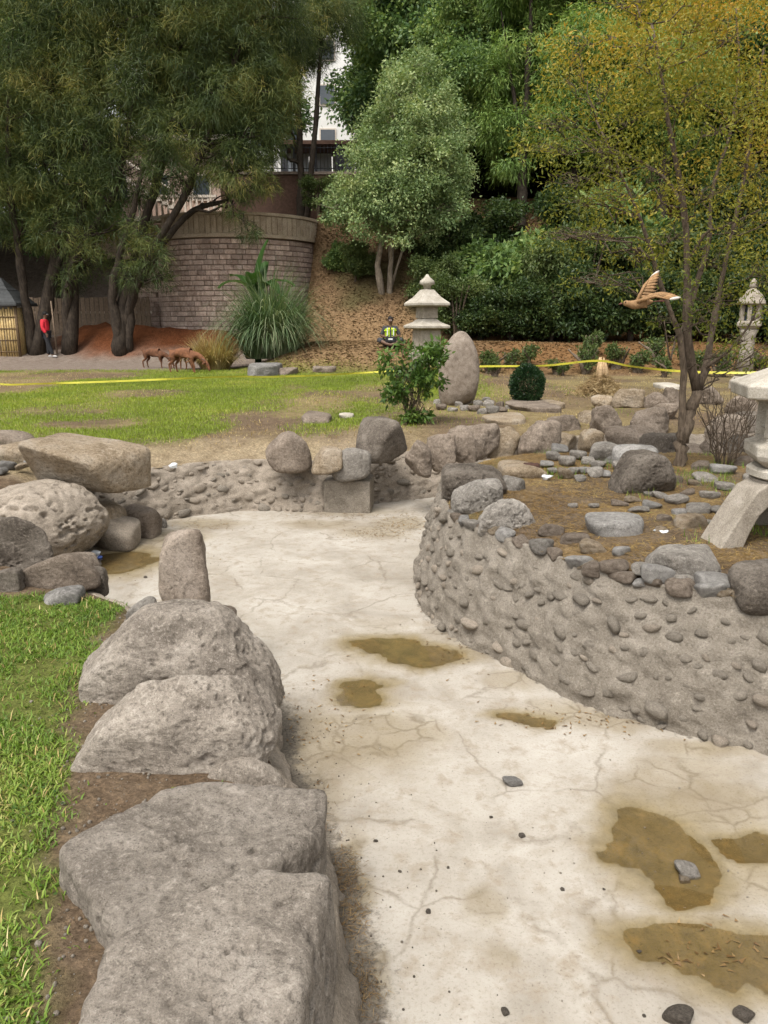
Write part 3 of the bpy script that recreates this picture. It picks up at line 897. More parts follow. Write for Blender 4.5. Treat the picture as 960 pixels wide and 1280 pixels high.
B('boulder', 'small dark stone at the tip of the ridged boulder', (108, 712, 134, 738), -0.45, -0.24, 'rock_dark', 4, seed=60, nplanes=7, rough=.08)
B('boulder', 'squat stone propping up the overhanging slab', (98, 628, 156, 660), -.6, -.25, 'rock_tan', 5, dep=.5, seed=61, nplanes=6, rough=.06)
B('boulder', 'rounded grey boulder in the puddle under the overhanging slab', (104, 648, 170, 690), FLOOR, -.45, 'mud_light', 5, dep=.45, seed=62, nplanes=6, p=6, rough=.06, sink=.03)
B('boulder', 'brown boulder beside the rounded grey one, against the bank wall', (156, 634, 206, 674), FLOOR, -.45, 'rock_brown', 5, dep=.45, seed=63, nplanes=7, p=8, rough=.08, sink=.03)
B('boulder', 'small pale stone at the foot of the bank wall corner', (194, 648, 210, 660), FLOOR, -.7, 'rock_grey', 4, seed=64, rough=.06, sink=.02)
# far bank
B('boulder', 'rounded brown boulder on the lip of the bank wall by the lawn', (332, 540, 388, 586), -.2, .25, 'rock_brown', 5, dep=.5, seed=71, nplanes=8, p=9, rough=.06)
B('boulder', 'small tan rock between the brown boulder and the pedestal', (390, 560, 428, 588), -.2, .0, 'rock_tan', 5, dep=.35, seed=72, nplanes=7, rough=.06)
B('boulder', 'dark angular boulder on the lawn bank behind the pedestal', (446, 524, 510, 578), -.15, .3, 'rock_dark', 5, dep=.6, seed=73, nplanes=9, p=12, rough=.06)
B('boulder', 'domed grey stone set on top of the square pedestal', (413, 558, 466, 604), -.38, .0, 'rock_grey', 5, dep=.42, seed=74, nplanes=5, p=6, rough=.05, sink=.0, cuts=[((-.7, 0, .7), .75)])
pc = fl(436, 641)
bl = bevel_box_mesh('pedestal_block', .60, .46, .44, .03, M['mud'], 2)
o = link('pedestal_block', bl, None, (pc[0], pc[1] + .22, FLOOR + .205)); o.rotation_euler = (.02, 0, -.1)
tag(o, 'square rendered pedestal block against the bank wall', 'pedestal')
for i, (px, zt, mt) in enumerate([((508, 548, 540, 582), .08, 'rock_brown'), ((532, 540, 566, 574), .1, 'rock_brown'), ((560, 534, 592, 570), .14, 'rock_brown'), ((576, 530, 622, 566), .16, 'rock_brown'), ((612, 532, 652, 562), .12, 'rock_tan'),
        ((652, 526, 700, 566), .1, 'rock_brown'), ((684, 516, 730, 546), .2, 'rock_brown'), ((726, 512, 752, 540), .22, 'rock_tan'), ((740, 506, 772, 548), .25, 'rock_brown'), ((726, 536, 748, 562), .02, 'rock_tan'),
        ((690, 540, 720, 556), .0, 'rock_tan'), ((786, 510, 840, 548), .2, 'rock_brown'), ((756, 536, 846, 566), .05, 'rock_brown'), ((830, 552, 880, 578), .05, 'rock_brown'), ((870, 545, 905, 580), .1, 'rock_brown'), ((800, 545, 850, 580), .08, 'rock_dark'),
        ((905, 540, 950, 575), .1, 'rock_dark'), ((925, 518, 975, 548), .2, 'rock_dark'), ((880, 520, 925, 550), .15, 'rock_brown')]):
    B('boulder', 'rough ' + CW[mt] + ' boulder packed into the bank across the channel from the island', px, -.12, zt, mt, 5, dep=.45, seed=100 + i, nplanes=11, p=12, rough=.13, freq=2.4, tight=(.66, 1.0), group='boulders packed into the bank behind the island', sink=.15, grow=1.12)
for i, (px, zt, mt) in enumerate([((738, 492, 768, 512), .2, 'rock_tan'), ((760, 486, 806, 510), .25, 'rock_tan'), ((802, 488, 838, 510), .25, 'rock_brown'), ((826, 484, 850, 508), .25, 'rock_brown'), ((872, 484, 902, 506), .25, 'rock_brown'), ((812, 504, 846, 524), .1, 'rock_brown'), ((905, 495, 950, 520), .2, 'rock_brown')]):
    B('boulder', CW[mt] + ' weathered rock in the upper row below the straw stump', px, 0, zt, mt, 5, dep=.4, seed=140 + i, nplanes=10, p=12, rough=.13, freq=2.4, tight=(.66, 1.0), group='weathered rocks in the row below the straw stump', sink=.08)
B('flat_stone', 'flat pale sandstone slab near the ring of round stones', (604, 516, 656, 534), -.02, .08, 'rock_tan', 5, seed=151, nplanes=5, p=10, rough=.05)
B('flat_stone', 'long flat brown slab below the round clipped bush', (630, 498, 690, 516), 0, .1, 'rock_brown', 5, seed=152, nplanes=6, p=10, rough=.06)
B('flat_stone', 'flat tan slab beside the long brown one', (668, 500, 704, 512), 0, .1, 'rock_tan', 5, seed=153, nplanes=6, p=10, rough=.06)
B('flat_stone', 'low brown stone on the soil by the leafy shrub', (575, 532, 612, 548), 0, .1, 'rock_brown', 5, seed=154, nplanes=6, rough=.06)
B('boulder', 'low grey boulder at the lawn edge by the drooping grass', (308, 455, 348, 472), 0, .32, 'rock_slate', 5, seed=155, nplanes=6, rough=.06)
B('boulder', 'small brown rock at the foot of the leaf-strewn mound', (350, 459, 372, 470), 0, .2, 'rock_brown', 4, seed=156, rough=.08)
B('boulder', 'flat brown rock half buried at the edge of the leaf-strewn mound', (388, 457, 420, 468), 0, .2, 'rock_brown', 4, seed=157, rough=.08)
B('pale_stone', 'small white stone on the lawn near the dark angular boulder', (424, 516, 442, 524), 0, .07, 'lantern_white', 4, seed=158, rough=.06)
B('pale_stone', 'white flat stone on the ground below the tape behind the thin tree', (822, 478, 848, 488), 0, .1, 'lantern_white', 4, seed=159, rough=.06)
B('boulder', 'mossy lump of brown stone in the middle of the lawn', (380, 512, 416, 530), 0, .1, 'rock_brown', 4, seed=160, rough=.08)
# granite standing stone
B('standing_stone', 'tall rounded granite standing stone rising from a ring of cobbles', (550, 386, 599, 508), 0, 1.6, 'granite', 6, dep=.56, seed=162, nplanes=3, p=4.5, rough=.035, tight=(.92, 1.05), cat='standing stone', cuts=[((-.85, 0, .52), .64), ((.85, 0, .52), .70), ((0, -.7, .7), .72), ((0, .7, .7), .74)], grow=1.04, sink=.1)
# cobble libraries
stone_lib('grey_cobble', M['rock_grey'], 10, 4, (.6, .9), 400, 5, 5, .05)
stone_lib('slate_cobble', M['rock_slate'], 6, 4, (.6, .9), 430, 6, 6, .05)
stone_lib('brown_cobble', M['rock_brown'], 8, 4, (.6, .95), 460, 7, 7, .07)
stone_lib('dark_cobble', M['rock_dark'], 6, 4, (.6, .95), 490, 6, 6, .07)
stone_lib('tan_cobble', M['rock_tan'], 6, 4, (.6, .95), 520, 7, 7, .07)
def cobble(lib, px, py, wpx, surf, label, group, name='cobble', squash=.62, rz=None, seed=0, lift=.45, z=None):
    r_ = np.random.default_rng(seed + int(px * 7 + py * 13))
    zz = z if z is not None else 0.05
    for _ in range(4):
        p = onz(px, py, zz)
        zz = z if z is not None else float(surf(p[0], p[1])[0])
    p = onz(px, py, zz)
    s = wpx / ppm(p) / 2
    L = stone_meshes[lib]
    o = link(name, L[r_.integers(len(L))], None, (p[0], p[1], zz + s * squash * lift))
    o.scale = (s, s * r_.uniform(.85, 1.2), s * squash * r_.uniform(.9, 1.25))
    o.rotation_euler = (r_.uniform(-.15, .15), r_.uniform(-.15, .15), r_.uniform(-.4, .4) if rz is None else rz)
    return tag(o, label, 'stone', group)
for i, (px, py, w) in enumerate([(552, 512, 14), (566, 514, 13), (580, 513, 14), (592, 514, 15), (604, 517, 18), (616, 517, 18), (628, 515, 14), (598, 507, 13), (612, 508, 16), (624, 508, 12), (574, 508, 12), (546, 505, 12), (586, 506, 12), (608, 501, 12), (636, 511, 10), (560, 505, 11)]):
    cobble('grey_cobble' if i % 3 else 'brown_cobble', px, py, w, land, 'small round stone ringing the foot of the granite standing stone', 'round stones ringing the standing stone', squash=.8)
# island: cobble pile and scattered stones
for i, (px, py, w, lib) in enumerate([(692, 575, 22, 'grey_cobble'), (708, 582, 22, 'grey_cobble'), (722, 574, 22, 'grey_cobble'), (736, 580, 18, 'grey_cobble'), (748, 584, 20, 'grey_cobble'), (716, 592, 20, 'grey_cobble'), (730, 592, 16, 'slate_cobble'),
        (742, 596, 22, 'grey_cobble'), (706, 598, 22, 'tan_cobble'), (762, 578, 24, 'slate_cobble'), (776, 588, 22, 'grey_cobble'), (700, 566, 22, 'slate_cobble'), (684, 584, 18, 'slate_cobble'), (756, 596, 16, 'slate_cobble'),
        (724, 602, 16, 'grey_cobble'), (690, 592, 14, 'grey_cobble')]):
    cobble(lib, px, py, w, isle, 'rounded ' + CW[lib] + ' cobble in the pile beside the big dark boulder', 'cobbles in the pile on the island', squash=.7, lift=.7)
B('boulder', 'large smooth pale grey cobble on top of the cobble pile', (736, 554, 782, 580), .1, .3, 'rock_grey', 5, seed=171, nplanes=4, p=5, rough=.04, sink=.02)
B('boulder', 'large slate-blue stone behind the cobble pile', (770, 558, 828, 590), .08, .28, 'rock_slate', 5, dep=.4, seed=172, nplanes=5, p=6, rough=.05)
B('boulder', 'big dark rounded boulder in the middle of the island', (762, 566, 846, 618), .09, .42, 'rock_dark', 6, dep=.55, seed=173, nplanes=7, p=7, rough=.06, pits=.04)
B('boulder', 'flat grey oval stone lying on dry needles', (730, 641, 806, 672), .09, .2, 'rock_slate', 5, seed=174, nplanes=5, p=6, rough=.04)
B('boulder', 'pale round-backed stone half buried beside the brown rag', (626, 576, 688, 604), .05, .2, 'rock_tan', 5, seed=175, nplanes=5, p=6, rough=.05)
# rough rocks on the island's tip
B('boulder', 'tall rough rock at the pond-side tip of the island wall', (554, 584, 630, 638), -.02, .34, 'rock_dark', 6, dep=.5, seed=181, nplanes=7, p=8, rough=.09, pits=.05)
B('boulder', 'rough rounded rock leaning on the tall one at the island tip', (566, 598, 624, 657), -.05, .30, 'rock_grey', 6, dep=.4, seed=182, nplanes=7, p=7, rough=.09, pits=.05)
B('boulder', 'wide rough pitted rock capping the island wall behind the tip', (596, 624, 674, 682), -.05, .26, 'rock_grey', 6, dep=.45, seed=183, nplanes=6, p=6, rough=.1, pits=.05)
B('boulder', 'small grey rock squeezed between the tip rocks and the soil', (628, 596, 656, 622), .05, .22, 'rock_grey', 5, seed=184, rough=.08)
# coping along the wall
for i, (px, py, w, lib) in enumerate([(690, 664, 34, 'brown_cobble'), (716, 678, 40, 'brown_cobble'), (742, 690, 40, 'tan_cobble'), (768, 712, 38, 'brown_cobble'), (790, 702, 30, 'grey_cobble'), (823, 720, 44, 'slate_cobble'), (856, 726, 30, 'grey_cobble'), (893, 730, 46, 'slate_cobble'),
        (776, 692, 26, 'slate_cobble'), (800, 712, 24, 'grey_cobble'), (740, 712, 30, 'brown_cobble')]):
    cobble(lib, px, py, w, isle, CW[lib] + ' cobble bedded in the coping of the island wall', 'cobbles along the coping of the island wall', squash=.65, lift=.2)
r_ = np.random.default_rng(199)
k = 0
cop = [q for q in range(len(island_t)) if island_t[q, 1] < 6.6 and .55 < island_t[q, 0] < 2.7]
cop.sort(key=lambda q: -island_t[q, 0])
acc = 0.0
while k < len(cop):
    q = cop[k]; s_ = r_.uniform(.055, .11)
    L = stone_meshes[['brown_cobble', 'grey_cobble', 'brown_cobble', 'slate_cobble', 'tan_cobble'][r_.integers(5)]]
    pz = island_top_z[q] + s_ * .12
    o = link('coping_stone', L[r_.integers(len(L))], None, (island_t[q, 0] + island_n[q, 0] * .02, island_t[q, 1] + island_n[q, 1] * .02, pz))
    o.scale = (s_, s_ * r_.uniform(.7, 1.0), s_ * r_.uniform(.5, .8)); o.rotation_euler = (r_.uniform(-.3, .3), r_.uniform(-.3, .3), math.atan2(island_n[q, 1], island_n[q, 0]) + math.pi / 2 + r_.uniform(-.4, .4))
    tag(o, 'rounded coping stone bedded in mud on top of the island wall', 'stone', 'stones along the coping of the island wall')
    k += max(1, int(s_ * r_.uniform(1.7, 2.6) / .04))
B('boulder', 'pale grey pointed boulder on the coping near the arched lantern leg', (812, 678, 905, 726), .05, .2, 'rock_grey', 6, seed=191, nplanes=9, p=12, rough=.06)
B('boulder', 'dark slate boulder on the coping in front of the arched lantern', (918, 700, 1010, 768), .0, .2, 'rock_dark', 6, seed=192, nplanes=8, p=10, rough=.06)
for i, (px, py, w, lib) in enumerate([(845, 628, 30, 'grey_cobble'), (870, 640, 34, 'grey_cobble'), (826, 622, 24, 'grey_cobble'), (800, 640, 30, 'grey_cobble'), (816, 634, 26, 'slate_cobble'), (860, 618, 22, 'brown_cobble'), (886, 622, 26, 'grey_cobble'), (862, 657, 52, 'tan_cobble'), (905, 612, 28, 'grey_cobble'),
        (880, 600, 30, 'grey_cobble'), (905, 590, 34, 'slate_cobble'), (900, 640, 30, 'grey_cobble'), (830, 650, 24, 'brown_cobble'), (775, 632, 22, 'brown_cobble'), (790, 626, 24, 'tan_cobble'), (840, 600, 26, 'brown_cobble'), (875, 585, 28, 'brown_cobble'), (930, 580, 34, 'brown_cobble'), (716, 634, 14, 'grey_cobble'), (742, 634, 14, 'grey_cobble'),
        (826, 664, 20, 'tan_cobble'), (868, 606, 20, 'tan_cobble'), (812, 620, 16, 'grey_cobble'), (850, 643, 20, 'slate_cobble'), (884, 654, 18, 'grey_cobble'), (945, 600, 30, 'grey_cobble'), (780, 650, 16, 'tan_cobble')]):
    cobble(lib, px, py, w, isle, CW[lib] + ' stone scattered in the dry grass between boulder and arched lantern', 'stones scattered in the dry grass on the island', squash=.5, lift=.4)
# left small stones by the flat tan boulder
for i, (px, py, w) in enumerate([(6, 575, 18), (22, 572, 16), (12, 586, 22), (28, 585, 16), (2, 592, 16), (36, 580, 12)]):
    cobble('slate_cobble' if i != 3 else 'tan_cobble', px, py, w, land, ('small slate grey' if i != 3 else 'small tan') + ' cobble in the pile by the flat tan boulder', 'small cobbles by the flat tan boulder', squash=.75)
# loose stones on the pond floor
ffl = lambda x, y: floor_z(np.atleast_1d(float(x)), np.atleast_1d(float(y)))
cobble('slate_cobble', 641, 980, 26, ffl, 'smooth dark oval pebble alone on the pale pond floor', None, 'pebble', .55)
cobble('grey_cobble', 859, 1092, 34, ffl, 'angular grey stone sitting in the brown puddle', None, 'stone', .7)
cobble('tan_cobble', 855, 1100, 16, ffl, 'tiny tan chip leaning on the stone in the puddle', None, 'stone_chip', .7)
cobble('dark_cobble', 848, 1272, 34, ffl, 'dark wedge of stone on the floor below the long puddle', None, 'stone', .6, .9)
cobble('dark_cobble', 930, 1270, 26, ffl, 'narrow dark stone on the floor below the long puddle end', None, 'stone', .6, .6)
for i, (px, py, w) in enumerate([(614, 1022, 5), (652, 1045, 9), (703, 1112, 6), (755, 1112, 4), (799, 1190, 6), (535, 1140, 7), (632, 1266, 10), (470, 1052, 6), (805, 1270, 5), (240, 735, 5), (182, 722, 5), (560, 1085, 4), (500, 1090, 5)]):
    cobble('dark_cobble', px, py, w, ffl, 'tiny dark pebble loose on the pale pond floor', 'tiny pebbles on the pond floor', 'pebble', .7)

# ------------------------------------------------------------------ old round bastion of stone blocks
TC = np.array([-6.55, 37.2]); TR = 3.62
zb, zt = .7, 4.85
tower = thing('stone_bastion', 'curved stone block retaining wall with a pale parapet on the hillside', 'wall', (TC[0], TC[1] - TR, zb))
# face path: sloping wing wall on the left, then the arc
a0, a1 = R(200), R(372)
wing0 = np.array([-11.6, 35.5])
arc_start = TC + TR * np.array([math.cos(a0), math.sin(a0)])
def face(s):
    """(x, y, direction) at distance s along the face"""
    Lw = np.linalg.norm(arc_start - wing0)
    if s < Lw:
        d = (arc_start - wing0) / Lw
        p = wing0 + d * s
        return p, math.atan2(d[1], d[0])
    a = a0 + (s - Lw) / TR
    return TC + TR * np.array([math.cos(a), math.sin(a)]), a + math.pi / 2
Lw = float(np.linalg.norm(arc_start - wing0)); Ltot = Lw + TR * (a1 - a0)
def top_at(s): return zt if s > Lw + 1.2 else zt - (Lw + 1.2 - s) * 1.0
# core
ss = np.linspace(0, Ltot, 90)
V, Fc = [], []
for s in ss:
    p, d = face(s); n = np.array([math.sin(d), -math.cos(d)])
    for off, z in ((-.06, zb - .6), (-.06, top_at(s)), (-.7, top_at(s)), (-.7, zb - .6)):
        V.append([*(p + n * off), z])
for i in range(len(ss) - 1):
    for j in range(4):
        k = (j + 1) % 4
        Fc.append([i * 4 + j, (i + 1) * 4 + j, (i + 1) * 4 + k, i * 4 + k])
Fc += [[0, 1, 2, 3], [(len(ss) - 1) * 4 + q for q in (3, 2, 1, 0)]]
obj('core', V, Fc, M['mortar'], tower, smooth=False)
bw, bh = .46, .205
blocks = []
row = 0; z = zb
while z < zt - .02:
    s = (row % 2) * bw * .5 - .1 + random.uniform(-.06, .06)
    while s < Ltot:
        w = bw * random.uniform(.72, 1.22)
        sm = s + w / 2
        if 0 < sm < Ltot - .1 and z + bh < top_at(sm) + .08:
            p, d = face(sm)
            blocks.append((p[0], p[1], z + bh / 2, w, d, random.uniform(-.012, .016)))
        s += w
    z += bh; row += 1
lib = [bevel_box_mesh('block', 1, .12, bh - .02, .014, M['block']) for _ in range(1)]
def vis_key(b):
    px = 480 + F_PX * b[0] / b[1]
    return (165 <= px <= 395) * 10 - abs(px - 330) * .01 + (b[2] > 1.2) * 1.5
blocks.sort(key=vis_key, reverse=True)
o0 = world_loc(tower)
rest = []
for i, (x, y, z, w, d, jut) in enumerate(blocks):
    n = np.array([math.sin(d), -math.cos(d)])
    q = np.array([x + n[0] * (jut - .045), y + n[1] * (jut - .045), z])
    if i < 300:
        o = link('block', lib[0], tower, q - o0); o.scale = (w - .02, 1, random.uniform(.95, 1.0)); o.rotation_euler = (0, 0, d)
    else:
        rest.append(box(*q, w - .02, .12, bh - .02, d))
if rest:
    tag(obj('block_courses', *join(rest), M['block'], tower, smooth=False), kind='stuff')
def band(s0, s1, off0, off1, z0, z1, n=60):
    V, Fc = [], []
    sl = np.linspace(s0, s1, n)
    for s in sl:
        p, d = face(s); nn = np.array([math.sin(d), -math.cos(d)])
        for off, z in ((off1, z0), (off1, z1), (off0, z1), (off0, z0)):
            V.append([*(p + nn * off), z])
    for i in range(n - 1):
        for j in range(4):
            k = (j + 1) % 4
            Fc.append([i * 4 + j, (i + 1) * 4 + j, (i + 1) * 4 + k, i * 4 + k])
    Fc += [[0, 1, 2, 3], [(n - 1) * 4 + q for q in (3, 2, 1, 0)]]
    return V, Fc
sA = Lw + 1.25
obj('string_course', *band(sA, Ltot, -.45, .12, zt + .003, zt + .14), M['cap_stone'], tower, smooth=False)
obj('parapet_core', *band(sA, Ltot, -.35, .02, zt + .14, zt + .86), M['cap_stone'], tower, smooth=False)
obj('coping', *band(sA, Ltot, -.45, .10, zt + .862, zt + .98), M['cap_stone'], tower, smooth=False)
pm = bevel_box_mesh('panel', .20, .05, .70, .012, M['cap_stone'])
s = sA + .15
while s < Ltot - .1:
    p, d = face(s); nn = np.array([math.sin(d), -math.cos(d)])
    o = link('panel', pm, tower, np.array([*(p + nn * .035), zt + .50]) - o0); o.rotation_euler = (0, 0, d)
    s += .245

# ------------------------------------------------------------------ buildings and walls up the hill
M['pink_wall'] = plain_mat('pink_wall', (.42, .31, .25), .9, .12, 3)
M['white_wall'] = plain_mat('white_wall', (.72, .70, .66), .85, .06, 2)
M['brick_wall'] = plain_mat('brick_wall', (.12, .07, .05), .95, .3, 9)
M['iron'] = plain_mat('iron', (.035, .035, .04), .6, .2, 30)
M['glass_dark'] = plain_mat('glass_dark', (.05, .06, .07), .15, .1, 3, .02, .6)
M['pale_trim'] = plain_mat('pale_trim', (.58, .50, .42), .85, .1, 5)
M['fence_panel'] = plain_mat('fence_panel', (.66, .70, .74), .5, .05, 4)
pb = thing('stair_house', 'pinkish house with an outside stair and balustrade behind the stone bastion', 'building', (-11.2, 43, 4.5))
obj('wall', *box(-11.4, 45.2, 7.2, 7.4, 4, 6.4), M['pink_wall'], pb, smooth=False)
for k in range(3):
    fr = obj('window', *box(-13.6 + k * 2.1, 43.17, 8.2, 1.0, .10, 1.3), M['pale_trim'], pb, smooth=False)
    obj('pane', *box(-13.6 + k * 2.1, 43.11, 8.2, .8, .05, 1.1), M['glass_dark'], fr, smooth=False)
obj('landing', *box(-10.6, 42.5, 6.55, 4.4, 1.2, .22), M['pale_trim'], pb, smooth=False)
for k in range(15):
    obj('baluster', *box(-12.6 + k * .29, 41.97, 7.10, .10, .10, .86), M['pale_trim'], pb, smooth=False)
obj('handrail', *box(-10.6, 41.97, 7.60, 4.4, .16, .12), M['pale_trim'], pb, smooth=False)
st_parts = [box(-12.4 + k * .28, 41.3, 8.15 - k * .17, .285, .9, .16) for k in range(10)]
obj('stair', *join(st_parts), M['pale_trim'], pb, smooth=False)
obj('stair_rail', *tube([(-12.6, 40.8, 9.1), (-9.5, 40.8, 7.2)], .07, 6), M['pale_trim'], pb)
obj('roof', *box(-11.4, 45.1, 10.5, 7.9, 4.6, .25), M['pale_trim'], pb, smooth=False)
wb = thing('white_block', 'white rendered apartment block glimpsed through the trees above the hill', 'building', (-6, 66, 6))
obj('wall', *box(-7, 70, 15, 26, 8, 20), M['white_wall'], wb, smooth=False)
for r_ in range(5):
    for k in range(9):
        fr = obj('window', *box(-17.6 + k * 2.65, 65.97, 9 + r_ * 3.1, 1.3, .1, 1.5), M['pale_trim'], wb, smooth=False)
        obj('pane', *box(-17.6 + k * 2.65, 65.91, 9 + r_ * 3.1, 1.1, .05, 1.3), M['glass_dark'], fr, smooth=False)
tw = thing('terrace_wall', 'dark brick terrace wall with an iron fence on top of the hill', 'wall', (-3, 39.6, 6.5))
obj('brickwork', *box(-3.2, 39.7, 7.0, 9.0, .4, 2.4), M['brick_wall'], tw, smooth=False)
obj('coping', *box(-3.2, 39.7, 8.27, 9.1, .5, .12), M['mortar'], tw, smooth=False)
for k in range(9):
    obj('fence_post', *box(-7.3 + k * 1.02, 39.7, 8.95, .09, .09, 1.25), M['iron'], tw, smooth=False)
bars = [tube([(-7.4 + k * .17, 39.7, 8.33), (-7.4 + k * .17, 39.7, 9.5)], .012, 4) for k in range(50)]
bars += [tube([(-7.5, 39.7, 8.5), (1.1, 39.7, 8.5)], .02, 4), tube([(-7.5, 39.7, 9.4), (1.1, 39.7, 9.4)], .02, 4)]
obj('railing', *join(bars), M['iron'], tw)
kiosk = thing('terrace_shelter', 'flat-roofed shelter with pale panels behind the iron fence', 'building', (-2.6, 44, 7))
obj('roof', *box(-2.2, 44.5, 10.3, 6.4, 3.2, .18), M['brick_wall'], kiosk, smooth=False)
for k in range(5):
    obj('panel', *box(-4.6 + k * 1.22, 45.2, 8.6, 1.16, .06, 3.2), M['fence_panel'], kiosk, smooth=False)
for k in range(3):
    obj('post', *box(-5.1 + k * 2.9, 43.2, 8.6, .3, .3, 3.25), M['iron'], kiosk, smooth=False)

# ------------------------------------------------------------------ bamboo hut at the left edge
M['bamboo'] = plain_mat('bamboo', (.42, .30, .13), .55, .35, 12, .2, .35)
M['bamboo_dark'] = plain_mat('bamboo_dark', (.13, .085, .045), .8, .3, 12)
M['roof_grey'] = plain_mat('roof_grey', (.06, .062, .062), .7, .25, 10)
hb = ony(18, 442, 31.2); hb[2] = float(land(hb[0], hb[1])[0])
hut = thing('bamboo_hut', 'small hut with bamboo pole walls and a grey shingle roof', 'hut', hb)
xr = ony(25, 441, hb[1])[0]; zr = ony(16, 383, hb[1])[2]
for k in range(16):
    x = xr - .05 - k * .102
    obj('bamboo_pole', *tube([(x + random.uniform(-.01, .01), hb[1], hb[2] - .05), (x, hb[1], zr - .05 + random.uniform(-.06, .04))], .043, 8), M['bamboo'], hut)
for k in range(14):
    y = hb[1] + .1 + k * .102
    obj('bamboo_pole', *tube([(xr, y, hb[2] - .05), (xr, y, zr - .05)], .043, 8), M['bamboo'], hut)
for zz in (.18, .62, 1.06, 1.5):
    obj('lashing', *tube([(xr + .02, hb[1] - .055, hb[2] + zz), (xr - 1.65, hb[1] - .055, hb[2] + zz)], .022, 6), M['bamboo_dark'], hut)
for k in (0.0, -1.62):
    obj('post', *tube([(xr + k, hb[1] - .01, hb[2] - .1), (xr + k, hb[1] - .01, zr + .15)], .065, 8), M['bamboo_dark'], hut)
cx, cy = xr - .8, hb[1] + .7
rf = obj('roof', *lathe([(1.36, zr + .02), (1.38, zr + .08), (1.0, zr + .40), (.55, zr + .68), (.08, zr + 1.1)], 4, cx, cy, 0, math.pi / 4), M['roof_grey'], hut, smooth=False)
for k in range(5):
    r1 = 1.34 - k * .23
    obj('shingle_row', *lathe([(r1, zr + .10 + k * .165), (r1 + .02, zr + .13 + k * .165), (r1 - .2, zr + .25 + k * .165)], 4, cx, cy, 0, math.pi / 4), M['roof_grey'], rf, smooth=False)
# low plank fence and a pole behind the person in red
M['plank'] = plain_mat('plank', (.20, .145, .10), .85, .3, 12)
pf = thing('plank_fence', 'weathered plank fence standing behind the dark tree trunks', 'fence', (-12.5, 34.5, .6))
for k in range(26):
    x = -15.2 + k * .2
    obj('plank', *box(x, 35.0, float(land(x, 35.0)[0]) + .75, .17, .03, 1.6 + random.uniform(-.08, .08)), M['plank'], pf, smooth=False)
obj('rail', *box(-12.7, 35.04, 1.9, 5.3, .05, .1), M['pale_trim'], pf, smooth=False)
pp = ony(68, 432, 31.4)
obj_pole = obj('thin_pole', *tube([(pp[0], 31.6, float(land(pp[0], 31.6)[0]) - .1), (pp[0] - .05, 31.6, 2.3)], .03, 6), M['plank'], origin=(pp[0], 31.6, 0))
tag(obj_pole, 'thin upright pole beside the person in red', 'pole')

# ------------------------------------------------------------------ stone lanterns
def hex_roof(rad, edge, h, top, n, cx, cy, z, rot, curve=.0):
    return lathe([(rad * .93, z), (rad, z + .02), (rad, z + edge), (rad * .62 + curve, z + edge + h * .36), (rad * .32, z + edge + h * .70), (top, z + edge + h)], n, cx, cy, 0, rot)
def bevelled(o, w, seg=2):
    m = o.modifiers.new('edge', 'BEVEL'); m.width = w; m.segments = seg; m.limit_method = 'ANGLE'; m.angle_limit = R(28)
    return o
# arched snow lantern at the right edge
LC = np.array([2.855, 5.30]); lz = .10; LS = .87
lan = thing('arched_lantern', 'pale stone lantern with a wide roof on four arched legs', 'stone lantern', (LC[0], LC[1], lz))
prof = [(.20, .50), (.34, .49), (.43, .44), (.52, .30), (.60, .16), (.70, -.02), (.50, -.02), (.45, .12), (.39, .24), (.31, .325), (.20, .365)]
for a in (187, 277, 7, 97):
    ca, sa = math.cos(R(a)), math.sin(R(a))
    V = []
    for sd in (-1, 1):
        for r_, z in prof:
            wd = .15 + .03 * max(0, r_ - .35)
            V.append([LC[0] + r_ * ca - sd * wd * sa, LC[1] + r_ * sa + sd * wd * ca, lz + z])
    n = len(prof)
    Fc = [list(range(n))[::-1], [n + i for i in range(n)]] + [[i, (i + 1) % n, n + (i + 1) % n, n + i] for i in range(n)]
    bevelled(obj('leg', V, Fc, M['lantern_stone'], lan, smooth=False), .012)
bevelled(obj('leg_plate', *lathe([(.30, .37), (.36, .40), (.36, .503), (.30, .506)], 24, LC[0], LC[1], lz), M['lantern_stone'], lan, smooth=False), .01)
obj('ring', *lathe([(.34, .508), (.385, .53), (.385, .575), (.35, .60)], 32, LC[0], LC[1], lz), M['lantern_white'], lan, smooth=False)
bevelled(obj('platform', *lathe([(.33, .60), (.42, .66), (.44, .70), (.44, .775), (.36, .80), (.36, .83)], 6, LC[0], LC[1], lz, .32), M['lantern_white'], lan, smooth=False), .01)
fb = None
for k in range(6):
    a = .32 + k * math.pi / 3
    x, y = LC[0] + .30 * math.cos(a), LC[1] + .30 * math.sin(a)
    bevelled(obj('corner_post', *box(x, y, lz + .98, .10, .10, .30, a), M['lantern_white'], lan, smooth=False), .008)
    am = a + math.pi / 6
    obj('sill', *box(LC[0] + .26 * math.cos(am), LC[1] + .26 * math.sin(am), lz + .862, .07, .24, .064, am), M['lantern_white'], lan, smooth=False)
    obj('lintel', *box(LC[0] + .26 * math.cos(am), LC[1] + .26 * math.sin(am), lz + 1.10, .07, .24, .055, am), M['lantern_white'], lan, smooth=False)
rz0 = lz + 1.13
bevelled(obj('roof', *lathe([(.50, rz0), (.585, rz0 + .015), (.60, rz0 + .11), (.40, rz0 + .19), (.2, rz0 + .27), (.12, rz0 + .31)], 6, LC[0], LC[1], 0, .32), M['lantern_white'], lan, smooth=False), .012)
obj('finial', *lathe([(.10, rz0 + .30), (.14, rz0 + .34), (.13, rz0 + .39), (.09, rz0 + .44), (.02, rz0 + .50)], 16, LC[0], LC[1], 0), M['lantern_white'], lan)
lan.scale = (LS, LS, LS)
